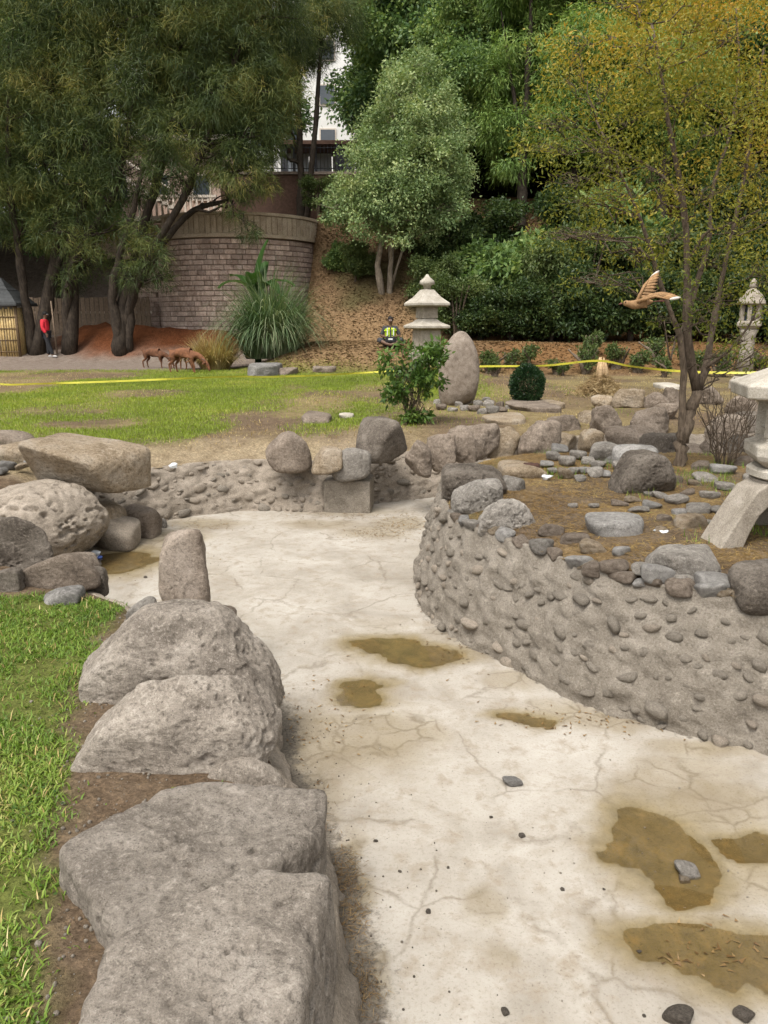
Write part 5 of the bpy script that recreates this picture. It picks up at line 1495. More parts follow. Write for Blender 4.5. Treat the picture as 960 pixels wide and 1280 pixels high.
bs = [(0, 600, 29.0, 1.0), (0, 640, 28.6, 1.1), (0, 690, 28.2, 1.1), (0, 740, 28.4, 1.2), (0, 790, 28.0, 1.15), (0, 850, 28.2, 1.2), (0, 905, 28.0, 1.2), (0, 960, 27.8, 1.3), (0, 1020, 28, 1.4), (1, 570, 28.6, 1.05), (2, 620, 30.5, 1.3), (2, 580, 31.5, 1.1), (1, 690, 29.5, 1.35), (1, 730, 30.2, 1.5),
      (2, 660, 31.6, 1.3), (1, 790, 30, 1.5), (1, 870, 30, 1.6), (0, 830, 30.8, 1.5), (0, 940, 30.5, 1.6), (0, 1000, 31, 1.7), (1, 445, 32.4, .75), (2, 425, 33.2, .6), (1, 545, 30.4, .95), (0, 560, 32.5, 1.0), (0, 710, 32.5, 1.6), (2, 770, 33, 1.6), (1, 400, 37.2, .8), (1, 345, 38.2, .7), (0, 560, 41, 2.0), (0, 620, 42, 2.2), (0, 680, 41.5, 2.3), (2, 730, 41, 2.2), (0, 780, 42, 2.4), (0, 840, 41, 2.3), (0, 900, 42, 2.4), (2, 960, 41.5, 2.4), (0, 1020, 41, 2.4), (0, 590, 47, 2.4), (0, 660, 47, 2.6), (0, 750, 47, 2.6), (0, 830, 47, 2.6), (0, 910, 47, 2.6), (0, 1080, 28, 1.3), (1, 1130, 29.5, 1.5), (0, 1180, 28.5, 1.4), (0, 1240, 29, 1.5), (2, 1100, 31.5, 1.6), (0, 1200, 32, 1.7), (0, 905, 33, 1.7), (0, 610, 34, 1.3), (2, 520, 34.5, .8)]
used = set()
def bush_where(px, y):
    lo = 'low on the slope' if y < 29.2 else ('part way up the slope' if y < 31.4 else 'high on the slope')
    if y > 36 and px < 500: return 'on the terrace above the round bastion'
    if y > 36: lo = 'on the hilltop' if y < 44 else 'deep in the hilltop wood'
    for lim, w_ in ((500, 'under the silvery slope tree'), (590, 'behind the pagoda lantern'), (675, 'behind the granite stone and clipped bush'), (780, 'behind the straw stump'), (880, 'behind the thin tree'), (2000, 'behind the tall lantern')):
        if px < lim: return lo + ' ' + w_
kindb = ['dense dark green bush', 'olive green open bush', 'glossy broad-leaved bush']
for i, (k, px, y, s) in enumerate(bs):
    x = ony(px, 400, y)[0]; z = float(land(x, y)[0])
    if k not in used:
        used.add(k); o = bp[k]; o['label'] = kindb[k] + ' ' + bush_where(px, y); o.location = (x, y, z); o.scale = (s, s, s)
    else:
        copy_thing(bp[k], (x, y, z), (i * 2.399) % 6.283, (s, s * random.uniform(.85, 1.15), s * random.uniform(.85, 1.15)), kindb[k] + ' ' + bush_where(px, y))
# small plants on the brown bank
sp_ = bush('bank_plant', 'small leafy plant growing on the brown bank behind the tape', 651, .34, .62, 900, ('bark', 'lf_bush2'), .07, .035, 'small plants on the brown bank')
for i, (px, y, s) in enumerate([(612, 24.2, 1.2), (640, 24.8, 1.0), (696, 23.8, 1.0), (705, 23.2, .8), (735, 24, 1.3), (770, 24.5, 1.2), (800, 24, 1.2), (832, 22.5, 1.0), (880, 23, 1.4), (905, 22.5, 1.2), (945, 22, 1.4), (660, 24.6, 1.1), (820, 25, 1.3), (618, 22.6, .8), (740, 25.4, 1.2), (860, 24.6, 1.2)]):
    x = ony(px, 440, y)[0]; z = float(land(x, y)[0])
    if i == 0: sp_.location = (x, y, z); sp_.scale = (s,) * 3
    else: copy_thing(sp_, (x, y, z), i * 2.4, (s, s, s * random.uniform(.8, 1.2)))

# --- thin yellowing tree on the island
Y = 8.55
tb = onz(850, 582, .09); Y = tb[1]
st = [stem_px([(850, 584), (853, 550), (864, 510), (872, 490)], Y, (.075, .062)),
      stem_px([(872, 490), (862, 450), (857, 400), (860, 340), (856, 250), (842, 190), (830, 110), (815, 30)], Y, (.055, .012), -.3),
      stem_px([(872, 490), (884, 458), (890, 420), (905, 330), (925, 250), (940, 160), (955, 60)], Y, (.045, .010), .5),
      stem_px([(851, 560), (855, 480), (857, 430), (838, 390), (821, 345), (812, 300), (792, 255), (776, 215), (745, 150)], Y, (.038, .008), -.5),
      stem_px([(858, 400), (872, 350), (890, 300), (885, 240), (912, 180), (925, 90), (920, 10)], Y, (.032, .008), .4),
      stem_px([(860, 330), (880, 290), (905, 284), (950, 262)], Y, (.022, .006), -.4),
      stem_px([(884, 458), (910, 440), (935, 410), (950, 380)], Y, (.02, .006), -.3),
      stem_px([(856, 260), (835, 225), (800, 200), (760, 185)], Y, (.02, .006), .5),
      stem_px([(860, 400), (845, 420), (838, 455), (830, 400)], Y, (.016, .006), -.3)]
cl = clumps_px([(700, 150, 38), (680, 190, 26), (745, 110, 44), (800, 70, 52), (860, 40, 56), (920, 60, 56), (965, 110, 50), (740, 190, 40), (790, 150, 46), (850, 130, 50), (905, 160, 50), (955, 210, 46), (720, 260, 30), (765, 250, 36), (820, 220, 40), (875, 240, 42), (930, 290, 40),
                (740, 300, 26), (790, 320, 28), (835, 300, 34), (890, 330, 34), (950, 350, 36), (720, 60, 34), (770, 10, 50), (850, -30, 60), (940, -20, 60), (1010, 40, 60), (1010, 160, 50), (1000, 280, 44), (705, 100, 30), (880, 400, 24), (930, 430, 26), (845, 420, 16), (700, 230, 22), (960, 440, 24), (690, 300, 22), (730, 350, 22), (775, 360, 22), (860, 370, 24), (820, 400, 18), (910, 380, 28), (980, 390, 30), (760, 210, 30), (670, 160, 22), (900, 445, 18)], Y, .95, 661, .85)
yt = tree('yellowing_tree', 'thin many-stemmed tree with sparse yellow and olive leaves on the island', tb, st, cl, dict(n=37000, L=.046, W=.016, droop=.15, up=.4, sub=9, spread=.26, shell=(.2, 1.5)), ('bark', 'lf_autumn'), 661, None, 'tree', dict(r_branch=.012, twigs=9, sides=6))
# bare twiggy shrub next to it
def twig_shrub(name, label, base, h, n, spread, seed, mat, leaf=None, rad=.008):
    r_ = np.random.default_rng(seed)
    root = thing(name, label, 'shrub', base)
    parts = []; tips = []
    for k in range(n):
        a = r_.uniform(0, 6.28); t = spread * math.sqrt(r_.uniform(.05, 1))
        hh = h * r_.uniform(.65, 1.05)
        tip = np.asarray(base) + [t * math.cos(a), t * math.sin(a), hh]
        st = np.asarray(base) + [.05 * math.cos(a), .05 * math.sin(a), -.05]
        p = arc(st, tip, 7, -.03, seed + k, .035)
        parts.append(tube(p, np.linspace(rad, rad * .35, 7), 5)); tips.append(p)
        for j in range(3):
            q = p[2 + j]; d = r_.normal(size=3) * [1, 1, .4] + [0, 0, .7]; d /= np.linalg.norm(d)
            e = q + d * hh * r_.uniform(.15, .35)
            parts.append(tube(arc(q, e, 4, 0, seed + k * 7 + j, .06), np.linspace(rad * .5, rad * .2, 4), 4)); tips.append(np.array([q, e]))
    obj('stems', *join(parts), M[mat], root)
    return root, tips
twig_shrub('twiggy_shrub', 'bare reddish twiggy shrub between the thin tree and the arched lantern', np.array([*onz(905, 582, .08)[:2], .08]), .95, 26, .42, 671, 'bark')

# --- leafy shrub in front of the standing stone
sbp = onz(514, 530, .0)
sbp[2] = float(land(sbp[0], sbp[1])[0])
sh, tips = twig_shrub('leafy_shrub', 'leafy green shrub with thin brown stems in front of the granite stone', sbp, 1.12, 22, .40, 681, 'bark', rad=.009)
r_ = np.random.default_rng(682)
cl = []
for k in range(34):
    a = r_.uniform(0, 6.28); q = .46 * math.sqrt(r_.uniform(0, 1)); z = r_.uniform(.42, 1.2)
    cl.append((sbp + [q * math.cos(a), q * math.sin(a), z], (.11, .11, .09)))
for k in range(5):
    cl.append((sbp + [r_.uniform(-.1, .25), r_.uniform(-.2, .1), r_.uniform(.06, .2)], (.1, .1, .08)))
V, Fc = leaf_cloud(cl, 2600, .105, .042, 683, .25, .7, 8, .35, (.1, 1.0))
obj('foliage', V, Fc, M['lf_shrub'], sh, smooth=False)
# --- round clipped bush
rb = onz(658, 506, .0); rb[2] = float(land(rb[0], rb[1])[0])
rr = 21 / ppm(rb); hh = (ony(658, 457, rb[1])[2] - rb[2])
rbt = thing('clipped_bush', 'small round clipped dark green bush on the bare ground', 'bush', rb)
obj('stems', *join([tube([rb + [0, 0, -.05], rb + [.15 * math.cos(k), .15 * math.sin(k), hh * .6]], [.02, .008], 5) for k in range(6)]), M['bark'], rbt)
d = unit(np.random.default_rng(5).normal(size=(9000, 3))); q = np.random.default_rng(6).uniform(.55, 1.03, (9000, 1)) ** .5
P = rb + [0, 0, hh * .5] + d * q * [rr, rr, hh * .52] * (1 + .07 * fbm(d * 4, 2, 3)[:, None])
D = unit(d * .8 + np.random.default_rng(7).normal(size=(9000, 3)) * .6 + [0, 0, .3]); Sd = unit(np.cross(D, np.random.default_rng(8).normal(size=(9000, 3))))
V = np.stack([P, P + D * .02 + Sd * .011, P + D * .045, P + D * .02 - Sd * .011], 1).reshape(-1, 3)
obj('foliage', V, np.arange(36000).reshape(-1, 4), M['lf_round'], rbt, smooth=False)

# --- arching grasses
def blades(base, n, L, W, seed, lean, grav, segs=6, spread=.3):
    r_ = np.random.default_rng(seed)
    a = r_.uniform(0, 6.283, n); q = np.sqrt(r_.uniform(0, 1, n)) * spread
    B = np.asarray(base) + np.stack([q * np.cos(a), q * np.sin(a), np.zeros(n)], 1)
    a2 = a + r_.normal(0, .5, n)
    le = r_.uniform(*lean, n); D = unit(np.stack([np.cos(a2) * le, np.sin(a2) * le, np.ones(n)], 1))
    l = L * r_.uniform(.55, 1.1, n); st = l / segs
    g = r_.uniform(*grav, n)
    Sd = unit(np.cross(D, [0, 0, 1.0]) + 1e-5)
    P = B.copy(); rows = []
    for i in range(segs + 1):
        w = (W * (1 - (i / segs) ** 2) + W * .06) * .5
        rows.append(np.stack([P - Sd * w, P + Sd * w], 1))
        P = P + D * st[:, None]
        D = unit(D + np.array([0, 0, -1]) * (g * (.4 + i / segs))[:, None])
    Rr = np.stack(rows, 1)                   # n, segs+1, 2, 3
    V = Rr.reshape(-1, 3)
    i0 = (np.arange(n) * (segs + 1) * 2)[:, None] + (np.arange(segs) * 2)[None, :]
    i0 = i0.ravel()
    return V, np.stack([i0, i0 + 1, i0 + 3, i0 + 2], 1)
pg_b = ground_pt(338, 27.0, 0)
dg = thing('drooping_grass', 'huge clump of drooping green grass in front of the bastion', 'plant', pg_b)
parts = [blades(pg_b, 1500, 3.2, .035, 701, (.05, .6), (.2, .6), 8, .4), blades(pg_b + [.5, -.2, 0], 700, 2.6, .03, 702, (.1, .7), (.18, .5), 8, .35), blades(pg_b + [-.4, -.2, 0], 500, 2.4, .03, 703, (.1, .9), (.15, .5), 8, .4)]
n0 = 0; Vs, Fs = [], []
for V, Fc in parts: Vs.append(V); Fs.append(Fc + n0); n0 += len(V)
obj('blades', np.concatenate(Vs), np.concatenate(Fs), M['grass_droop'], dg)
db = ground_pt(268, 26.3, 0)
dr = thing('dry_grass_clump', 'dry straw coloured grass clump beside the huge drooping one', 'plant', db)
V, Fc = blades(db, 1300, 1.25, .03, 704, (.1, 1.0), (.1, .45), 6, .45)
obj('blades', V, Fc, M['grass_dry'], dr)
# broad-leaved plant behind the grass
bb = ground_pt(322, 28.2, 0)
bn = thing('broad_leaf_plant', 'tall plant with broad banana-like leaves rising behind the drooping grass', 'plant', bb)
obj('stem', *tube([bb, bb + [0, 0, 1.6], bb + [.05, 0, 2.6]], [.12, .1, .05], 8), M['banana'], bn)
for k, (a, le, L) in enumerate([(1.2, .3, 1.7), (2.6, .5, 1.5), (-.3, .8, 1.7), (-1.5, .6, 1.6), (3.6, .9, 1.5), (.5, .15, 1.9), (-.8, 1.2, 1.5)]):
    P = bb + [0, 0, 2.1 + .1 * k * .5]; D = np.array([math.cos(a) * le, math.sin(a) * le, 1.0]); D /= np.linalg.norm(D)
    V, Fc = [], []
    for i in range(10):
        t = i / 9; w = .28 * math.sin(math.pi * min(1, t * .93 + .04)) ** .7
        sd = unit(np.cross(D, [0, 0, 1.0])); up = np.cross(sd, D)
        V += [P - sd * w + up * .06, P, P + sd * w + up * .06]
        P = P + D * L / 9; D = unit(D + np.array([0, 0, -.13 * (1 + t * le * 2)]))
        if i: n = 3 * i; Fc += [[n - 3, n - 2, n + 1, n], [n - 2, n - 1, n + 2, n + 1]]
    obj('leaf', np.array(V), Fc, M['banana'], bn)

# ------------------------------------------------------------------ lawn, dry needles, fallen leaves
def turf(name, pts, z, h, W, seed, mat, label, cat, lean=.7, segs=2, flat=0.0):
    r_ = np.random.default_rng(seed); n = len(pts)
    P = np.c_[pts, z - .006]
    a = r_.uniform(0, 6.283, n); le = r_.uniform(.1, lean, n) + flat
    D = unit(np.stack([np.cos(a) * le, np.sin(a) * le, np.ones(n) * (1 if not flat else .25)], 1))
    Sd = unit(np.stack([-np.sin(a), np.cos(a), r_.normal(0, .2, n)], 1))
    l = (h * r_.uniform(.5, 1.35, n))[:, None]; w = (W * r_.uniform(.6, 1.3, n))[:, None]
    if segs == 1:
        V = np.stack([P - Sd * w / 2, P + Sd * w / 2, P + D * l], 1).reshape(-1, 3)
        Fc = np.arange(n * 3).reshape(-1, 3)
    else:
        D2 = unit(D + np.stack([np.cos(a), np.sin(a), np.full(n, -.5)], 1) * r_.uniform(.2, .9, n)[:, None])
        m = P + D * l * .55
        V = np.stack([P - Sd * w / 2, P + Sd * w / 2, m + Sd * w * .42, m - Sd * w * .42, m + D2 * l * .5], 1).reshape(-1, 3)
        i0 = np.arange(n) * 5
        Fc = np.concatenate([np.stack([i0, i0 + 1, i0 + 2], 1), np.stack([i0, i0 + 2, i0 + 3], 1), np.stack([i0 + 3, i0 + 2, i0 + 4], 1)])
    o = obj(name, V, Fc, M[mat], smooth=False)
    return tag(o, label, cat, kind='stuff')
def scatter(n, x0, x1, y0, y1, dens, seed):
    r_ = np.random.default_rng(seed)
    x = r_.uniform(x0, x1, n); y = r_.uniform(y0, y1, n)
    k = r_.uniform(0, 1, n) < dens(x, y)
    return np.stack([x[k], y[k]], 1)
def near_d(x, y):
    xl = -(y * .52 + .9)
    tuft = sstep(-.35, .25, fbm2(x * 4, y * 4, 3, 91))
    return grass_near(x, y) * (x > xl) * (.12 + .88 * tuft) * np.clip(1.25 - y * .10, .5, 1)
p = scatter(230000, -4.4, -.3, .7, 6.5, near_d, 801)
turf('lawn_grass', p, land(p[:, 0], p[:, 1]), .042, .0075, 802, 'grass_near', 'short green lawn grass beside the kerb boulders', 'grass', 1.3)
p = scatter(2600, -1.6, -.5, 1.0, 1.75, lambda x, y: grass_near(x, y) * sstep(-.1, .2, fbm2(x * 3, y * 3, 2, 93)), 803)
turf('long_grass', p, land(p[:, 0], p[:, 1]), .12, .007, 804, 'grass_near', 'longer bright grass tuft beside the broad slab boulder', 'grass', 1.0)
p = scatter(520000, -18, 4.5, 8.6, 27, lambda x, y: grass_far(x, y) * np.clip(1.35 - (y - 9) * .045, .3, 1) * (np.abs(x) < y * .68 + 1.6), 805)
turf('meadow_grass', p, land(p[:, 0], p[:, 1]), .055, .012, 806, 'grass_far', 'green lawn between the pond and the earth path', 'grass', 1.1, 1)
p = scatter(60000, -14, 9, 9.3, 24, lambda x, y: (near_line(x, y, outer_t[i_near:])[0] > .4) * ~inside(x, y, pond_poly) * (1 - grass_far(x, y)) * .75 * (np.abs(x) < y * .56 + 1.2) * sstep(-.25, .2, fbm2(x * 1.3, y * 1.3, 3, 94)), 807)
turf('dry_lawn_grass', p, land(p[:, 0], p[:, 1]), .05, .011, 808, 'grass_dry', 'dry yellow grass on the bare patches of the lawn', 'grass', 1.4, 1)
def isl_d(x, y):
    ins = inside(x, y, island_t[::3])
    return ins * (.25 + .75 * sstep(-.25, .2, fbm2(x * 1.8, y * 1.8, 3, 95)))
p = scatter(75000, .3, 5.2, 3.4, 9.3, isl_d, 809)
turf('dry_needles', p, isle(p[:, 0], p[:, 1]) + .008, .055, .006, 810, 'needles', 'dry brown needles and grass carpeting the island', 'dry grass', 1.6, 1, 1.2)
p = scatter(9000, 1.6, 4.2, 5.2, 9.0, lambda x, y: inside(x, y, island_t[::3]) * sstep(.12, .4, fbm2(x * 2.2, y * 2.2, 3, 96)), 811)
turf('island_grass', p, isle(p[:, 0], p[:, 1]), .08, .007, 812, 'grass_near', 'thin green grass tufts among the island stones', 'grass', 1.0, 1)
p = scatter(60000, -5, 12, 22.8, 37, lambda x, y: sstep(23.6, 25, y + .5 * fbm2(x, y, 2, 97)) * sstep(-4.6, -3.0, x) * (x < y * .55) * np.where(x < 4, .9, .45), 813)
turf('fallen_leaves', p, land(p[:, 0], p[:, 1]) + .01, .11, .06, 814, 'litter', 'brown fallen leaves covering the mound and slope', 'leaves', 1.2, 1, 1.4)
p = scatter(7000, -1.6, .0, .9, 6.0, lambda x, y: (1 - grass_near(x, y)) * (near_line(x, y, outer_t)[0] > .04) * ~inside(x, y, pond_poly) * .9, 815)
turf('soil_litter', p, land(p[:, 0], p[:, 1]) + .003, .035, .004, 816, 'litter', 'dry stalks and twigs on the soil strip beside the boulders', 'twigs', 1.5, 1, 1.3)
# dark crumbs and a matted weed along the foot of the kerb
V0, F0 = ico(1)
r_ = np.random.default_rng(820)
Vs, Fs = [], []
k = 0
while k < 170:
    i = r_.integers(len(outer_b)); t = abs(r_.normal(0, .22)) + .02
    pxy = outer_b[i] - outer_n[i] * t
    if not (1.3 < pxy[1] < 4.6 and pxy[0] > -1.6): continue
    s = r_.uniform(.0015, .0055) * (1.3 if r_.random() < .1 else 1)
    z = float(floor_z(np.array([pxy[0]]), np.array([pxy[1]]))[0])
    Vs.append(V0 * s * r_.uniform(.6, 1.3, 3) + [pxy[0], pxy[1], z + s * .5]); Fs.append(F0 + len(V0) * k); k += 1
tag(obj('soil_crumbs', np.concatenate(Vs), np.concatenate(Fs), M['rock_dark']), 'dark crumbs of soil scattered along the kerb on the floor', 'soil', kind='stuff')
V, Fc = [], []
for (px, py, n) in ((430, 1095, 420), (440, 1150, 260), (455, 1235, 220), (395, 1030, 120)):
    c = fl(px, py); rx = 22 / ppm([c[0], c[1], FLOOR])
    for j in range(n):
        q = np.array([c[0] + r_.normal(0, rx * .5), c[1] + r_.normal(0, rx * 1.2), FLOOR + abs(r_.normal(0, .012))])
        d = unit(r_.normal(size=3) * [1, 1, .35]); sd = unit(np.cross(d, r_.normal(size=3))); l = r_.uniform(.02, .06)
        V += [q - sd * .0015, q + sd * .0015, q + d * l]
tag(obj('matted_weed', np.array(V), np.arange(len(V)).reshape(-1, 3), M['litter']), 'matted dead roots and weed at the foot of the kerb', 'weed', kind='stuff')

Vs, Fs = [], []
cl_p = scatter(5200, -1.9, .1, .9, 6.2, lambda x, y: (1 - .8 * grass_near(x, y)) * (near_line(x, y, outer_t)[0] > .05) * ~inside(x, y, pond_poly), 830)
cz = land(cl_p[:, 0], cl_p[:, 1])
for j, (c_, z_) in enumerate(zip(cl_p, cz)):
    sz = .0025 + .009 * r_.uniform() ** 3
    Vs.append(V0 * sz * r_.uniform(.6, 1.3, 3) + [c_[0], c_[1], z_ + sz * .3]); Fs.append(F0 + len(V0) * j)
tag(obj('soil_clods', np.concatenate(Vs), np.concatenate(Fs), M['mud']), 'crumbly soil and tiny stones on the strip beside the kerb boulders', 'soil', kind='stuff')
p = scatter(2600, -1.9, .0, .9, 6.0, lambda x, y: (1 - grass_near(x, y)) * (near_line(x, y, outer_t)[0] > .12) * ~inside(x, y, pond_poly) * sstep(.1, .4, fbm2(x * 5, y * 5, 3, 98)), 832)
turf('strip_weeds', p, land(p[:, 0], p[:, 1]), .035, .006, 833, 'grass_near', 'sparse green weeds on the soil strip beside the boulders', 'weeds', 1.4)

# grit and leaf bits on the pond floor
Vs, Fs = [], []
gp = scatter(5200, -2.4, 3.0, 1.8, 10.4, lambda x, y: .25 + .75 * sstep(.0, .4, fbm2(x * 2, y * 2, 3, 99)), 840)
gp = gp[inside(gp[:, 0], gp[:, 1], np.vstack([outer_b[::3], [[14, 10.8], [14, -2.6], [2.4, -2.6]]]))]
gp = gp[~inside(gp[:, 0], gp[:, 1], island_b[::3])]
gzf = floor_z(gp[:, 0], gp[:, 1])
for j, (c_, z_) in enumerate(zip(gp, gzf)):
    sz = .0016 + .0045 * r_.uniform() ** 4
    Vs.append(V0 * sz * r_.uniform(.6, 1.4, 3) + [c_[0], c_[1], z_ + sz * .3]); Fs.append(F0 + len(V0) * j)
tag(obj('floor_grit', np.concatenate(Vs), np.concatenate(Fs), M['mud']), 'fine grit scattered over the pale pond floor', 'grit', kind='stuff')
fp = []
for px, py, rx, ry, n in ((505, 655, 34, 10, 260), (470, 668, 50, 8, 160), (440, 645, 60, 5, 160), (150, 700, 60, 16, 120), (230, 660, 60, 6, 120), (600, 810, 60, 20, 60), (760, 900, 120, 16, 120), (880, 1180, 60, 26, 40), (400, 900, 60, 60, 80), (540, 750, 20, 40, 60)):
    for _ in range(n):
        q = fl(px + r_.normal() * rx * .6, py + r_.normal() * ry * .6); fp.append(q)
fp = np.array(fp)
fp = fp[~inside(fp[:, 0], fp[:, 1], island_b[::3])]
turf('floor_leaves', fp, floor_z(fp[:, 0], fp[:, 1]) + .012, .03, .012, 842, 'litter', 'dead leaf scraps drifted over the pond floor', 'leaves', 1.2, 1, 1.6)

# clover and dead blades mixed into the near lawn
p = scatter(34000, -4.4, -.3, .7, 6.5, lambda x, y: near_d(x, y) * sstep(.0, .3, fbm2(x * 3.1 + 7, y * 3.1, 3, 101)), 850)
turf('clover', p, land(p[:, 0], p[:, 1]) + .022, .016, .014, 851, 'lf_shrub', 'patches of low clover in the lawn beside the kerb boulders', 'clover', 1.2, 1, 1.4)
p = scatter(7000, -4.4, -.3, .7, 6.5, near_d, 852)
turf('dead_blades', p, land(p[:, 0], p[:, 1]) + .01, .05, .005, 853, 'grass_dry', 'dead straw blades in the lawn beside the kerb boulders', 'grass', 1.6, 2)

# ------------------------------------------------------------------ people, goats, bird
def skin(name, nodes, edges, mat, parent=None, origin=None, sub=2, root=None, lab=None):
    """nodes: {key: (position, radius or (rx, ry))} world metres; one continuous surface grown round the edges"""
    keys = list(nodes)
    ix = {k: i for i, k in enumerate(keys)}
    me = bpy.data.meshes.new(name)
    me.from_pydata([tuple(map(float, nodes[k][0])) for k in keys], [(ix[a], ix[b]) for a, b in edges], [])
    o = bpy.data.objects.new(name, me); C.objects.link(o)
    o.modifiers.new('skin', 'SKIN').use_smooth_shade = True
    sv = me.skin_vertices[0].data
    for k in keys:
        r = nodes[k][1]
        sv[ix[k]].radius = (r, r) if np.ndim(r) == 0 else tuple(r)
        sv[ix[k]].use_root = (k == (root or keys[0]))
    ss = o.modifiers.new('sub', 'SUBSURF'); ss.levels = sub; ss.render_levels = sub
    dg_ = bpy.context.evaluated_depsgraph_get()
    ev = o.evaluated_get(dg_)
    m2 = bpy.data.meshes.new_from_object(ev)
    bpy.data.objects.remove(o)
    bpy.data.meshes.remove(me)
    V = np.empty(len(m2.vertices) * 3); m2.vertices.foreach_get('co', V); V = V.reshape(-1, 3)
    Fc = [list(p.vertices) for p in m2.polygons]
    bpy.data.meshes.remove(m2)
    return obj(name, V, Fc, mat, parent, origin)
M['skin_brown'] = plain_mat('skin_brown', (.11, .06, .038), .55, .1, 40, .05, .4)
M['jacket_red'] = plain_mat('jacket_red', (.55, .025, .04), .75, .15, 14, .3)
M['cloth_black'] = plain_mat('cloth_black', (.02, .02, .023), .85, .25, 20, .3)
M['cloth_dark'] = plain_mat('cloth_dark', (.045, .045, .05), .85, .25, 20, .3)
M['hair'] = plain_mat('hair', (.012, .010, .009), .8, .3, 60, .4)
M['shoe_grey'] = plain_mat('shoe_grey', (.38, .36, .34), .7, .2, 30)
M['vest'] = plain_mat('vest', (.55, .75, .03), .6, .1, 20)
M['reflect'] = plain_mat('reflect', (.6, .62, .6), .3, .05, 20)

def V3(*a): return np.array(a, float)
def hand(nodes, edges, key, wrist, d, side, thumb):
    """palm with four fingers and a thumb, slightly curled; d = direction of the hand"""
    d = d / np.linalg.norm(d); side = side / np.linalg.norm(side); n = np.cross(d, side)
    nodes[key + 'palm'] = (wrist + d * .07, (.034, .017)); edges.append((key, key + 'palm'))
    for i, (o, l) in enumerate(((-.030, .075), (-.010, .085), (.011, .08), (.031, .062))):
        a, b = f'{key}f{i}', f'{key}g{i}'
        nodes[a] = (wrist + d * (.09 + l * .5) + side * o + n * .006, .009); nodes[b] = (wrist + d * (.085 + l * .95) + side * o * 1.1 + n * .028, .007)
        edges += [(key + 'palm', a), (a, b)]
    t = f'{key}t'
    nodes[t] = (wrist + d * .065 + side * thumb * .05 + n * .012, .010); nodes[t + '2'] = (wrist + d * .105 + side * thumb * .062 + n * .024, .008)
    edges += [(key + 'palm', t), (t, t + '2')]
def face_bits(root, c, f, r):
    """eyes, nose, mouth and ears on a head centred at c, facing f"""
    f = f / np.linalg.norm(f); s = np.cross(f, [0, 0, 1.0]); s /= np.linalg.norm(s); u = V3(0, 0, 1)
    v0, f0 = ico(2)
    for e in (-1, 1):
        obj('eye', v0 * [.013, .013, .010] + c + f * r * .88 + s * e * .032 + u * .008, f0, M['reflect'], root)
        obj('ear', v0 * [.012, .022, .03] @ np.array([s, f, u]) + c + s * e * r * .83, f0, M['skin_brown'], root)
    obj('nose', v0 * [.016, .022, .028] @ np.array([s, f, u]) + c + f * r * 1.0 - u * .018, f0, M['skin_brown'], root)
    obj('mouth', v0 * [.026, .010, .008] @ np.array([s, f, u]) + c + f * r * .92 - u * .058, f0, M['rag'], root)

# --- person in the red jacket, standing side-on, facing right, weight on one leg
g0 = onz(62, 451.5, .02); gz0 = float(land(g0[0], g0[1])[0]); g0[2] = gz0
H = 1.70
def q(x, y, z): return g0 + V3(x, y, z)
N = {}
E = []
N['pelvis'] = (q(-.02, 0, .93), (.13, .12)); N['waist'] = (q(-.04, 0, 1.08), (.13, .12)); N['chest'] = (q(-.06, 0, 1.27), (.14, .13)); N['neck0'] = (q(-.04, 0, 1.43), (.07, .075)); N['neck'] = (q(-.01, 0, 1.49), .055)
N['head0'] = (q(.01, 0, 1.55), (.075, .07)); N['head'] = (q(.02, 0, 1.63), (.098, .085)); N['head1'] = (q(.01, 0, 1.69), (.07, .065))
E += [('pelvis', 'waist'), ('waist', 'chest'), ('chest', 'neck0'), ('neck0', 'neck'), ('neck', 'head0'), ('head0', 'head'), ('head', 'head1')]
legs = {'l': (-.085, [(.0, .90, .10), (.06, .50, .068), (.19, .10, .045)]), 'r': (.085, [(-.03, .90, .10), (-.02, .50, .068), (-.04, .10, .045)])}
for k, (yy, L) in legs.items():
    prev = 'pelvis'
    for j, (x, z, r) in enumerate(L):
        N[f'{k}{j}'] = (q(x, yy, z), r); E.append((prev, f'{k}{j}')); prev = f'{k}{j}'
    fx = L[2][0]
    N[k + 'heel'] = (q(fx - .02, yy, .045), .04); N[k + 'toe'] = (q(fx + .15, yy - .01, .035), (.035, .03)); E += [(prev, k + 'heel'), (k + 'heel', k + 'toe')]
arms = {'al': (-.19, [(-.06, 1.38, .062), (-.07, 1.12, .048), (.05, .92, .038)]), 'ar': (.19, [(-.06, 1.38, .062), (-.10, 1.12, .048), (.02, .90, .038)])}
for k, (yy, L) in arms.items():
    prev = 'chest'
    for j, (x, z, r) in enumerate(L):
        N[f'{k}{j}'] = (q(x, yy * (1 if j else .85), z), r); E.append((prev, f'{k}{j}')); prev = f'{k}{j}'
    hand(N, E, prev, N[prev][0], V3(.25, 0, -1), V3(1, 0, .25), 1)
pr = thing('person', 'person in a red jacket and black trousers standing under the dark trees', 'person', g0)
skin('body', N, E, M['skin_brown'], pr, root='pelvis')
J = {k: (N[k][0], tuple(np.array(N[k][1]) * 1.0 + .028) if np.ndim(N[k][1]) else N[k][1] + .024) for k in ('waist', 'chest', 'neck0', 'al0', 'al1', 'al2', 'ar0', 'ar1', 'ar2')}
J['hem'] = (q(-.03, 0, .90), (.17, .155))
skin('jacket', J, [('chest', 'waist'), ('waist', 'hem'), ('chest', 'neck0'), ('chest', 'al0'), ('al0', 'al1'), ('al1', 'al2'), ('chest', 'ar0'), ('ar0', 'ar1'), ('ar1', 'ar2')], M['jacket_red'], pr, root='chest')
T = {k: (N[k][0], (N[k][1] if np.ndim(N[k][1]) == 0 else max(N[k][1])) + .022) for k in ('pelvis', 'l0', 'l1', 'l2', 'r0', 'r1', 'r2')}
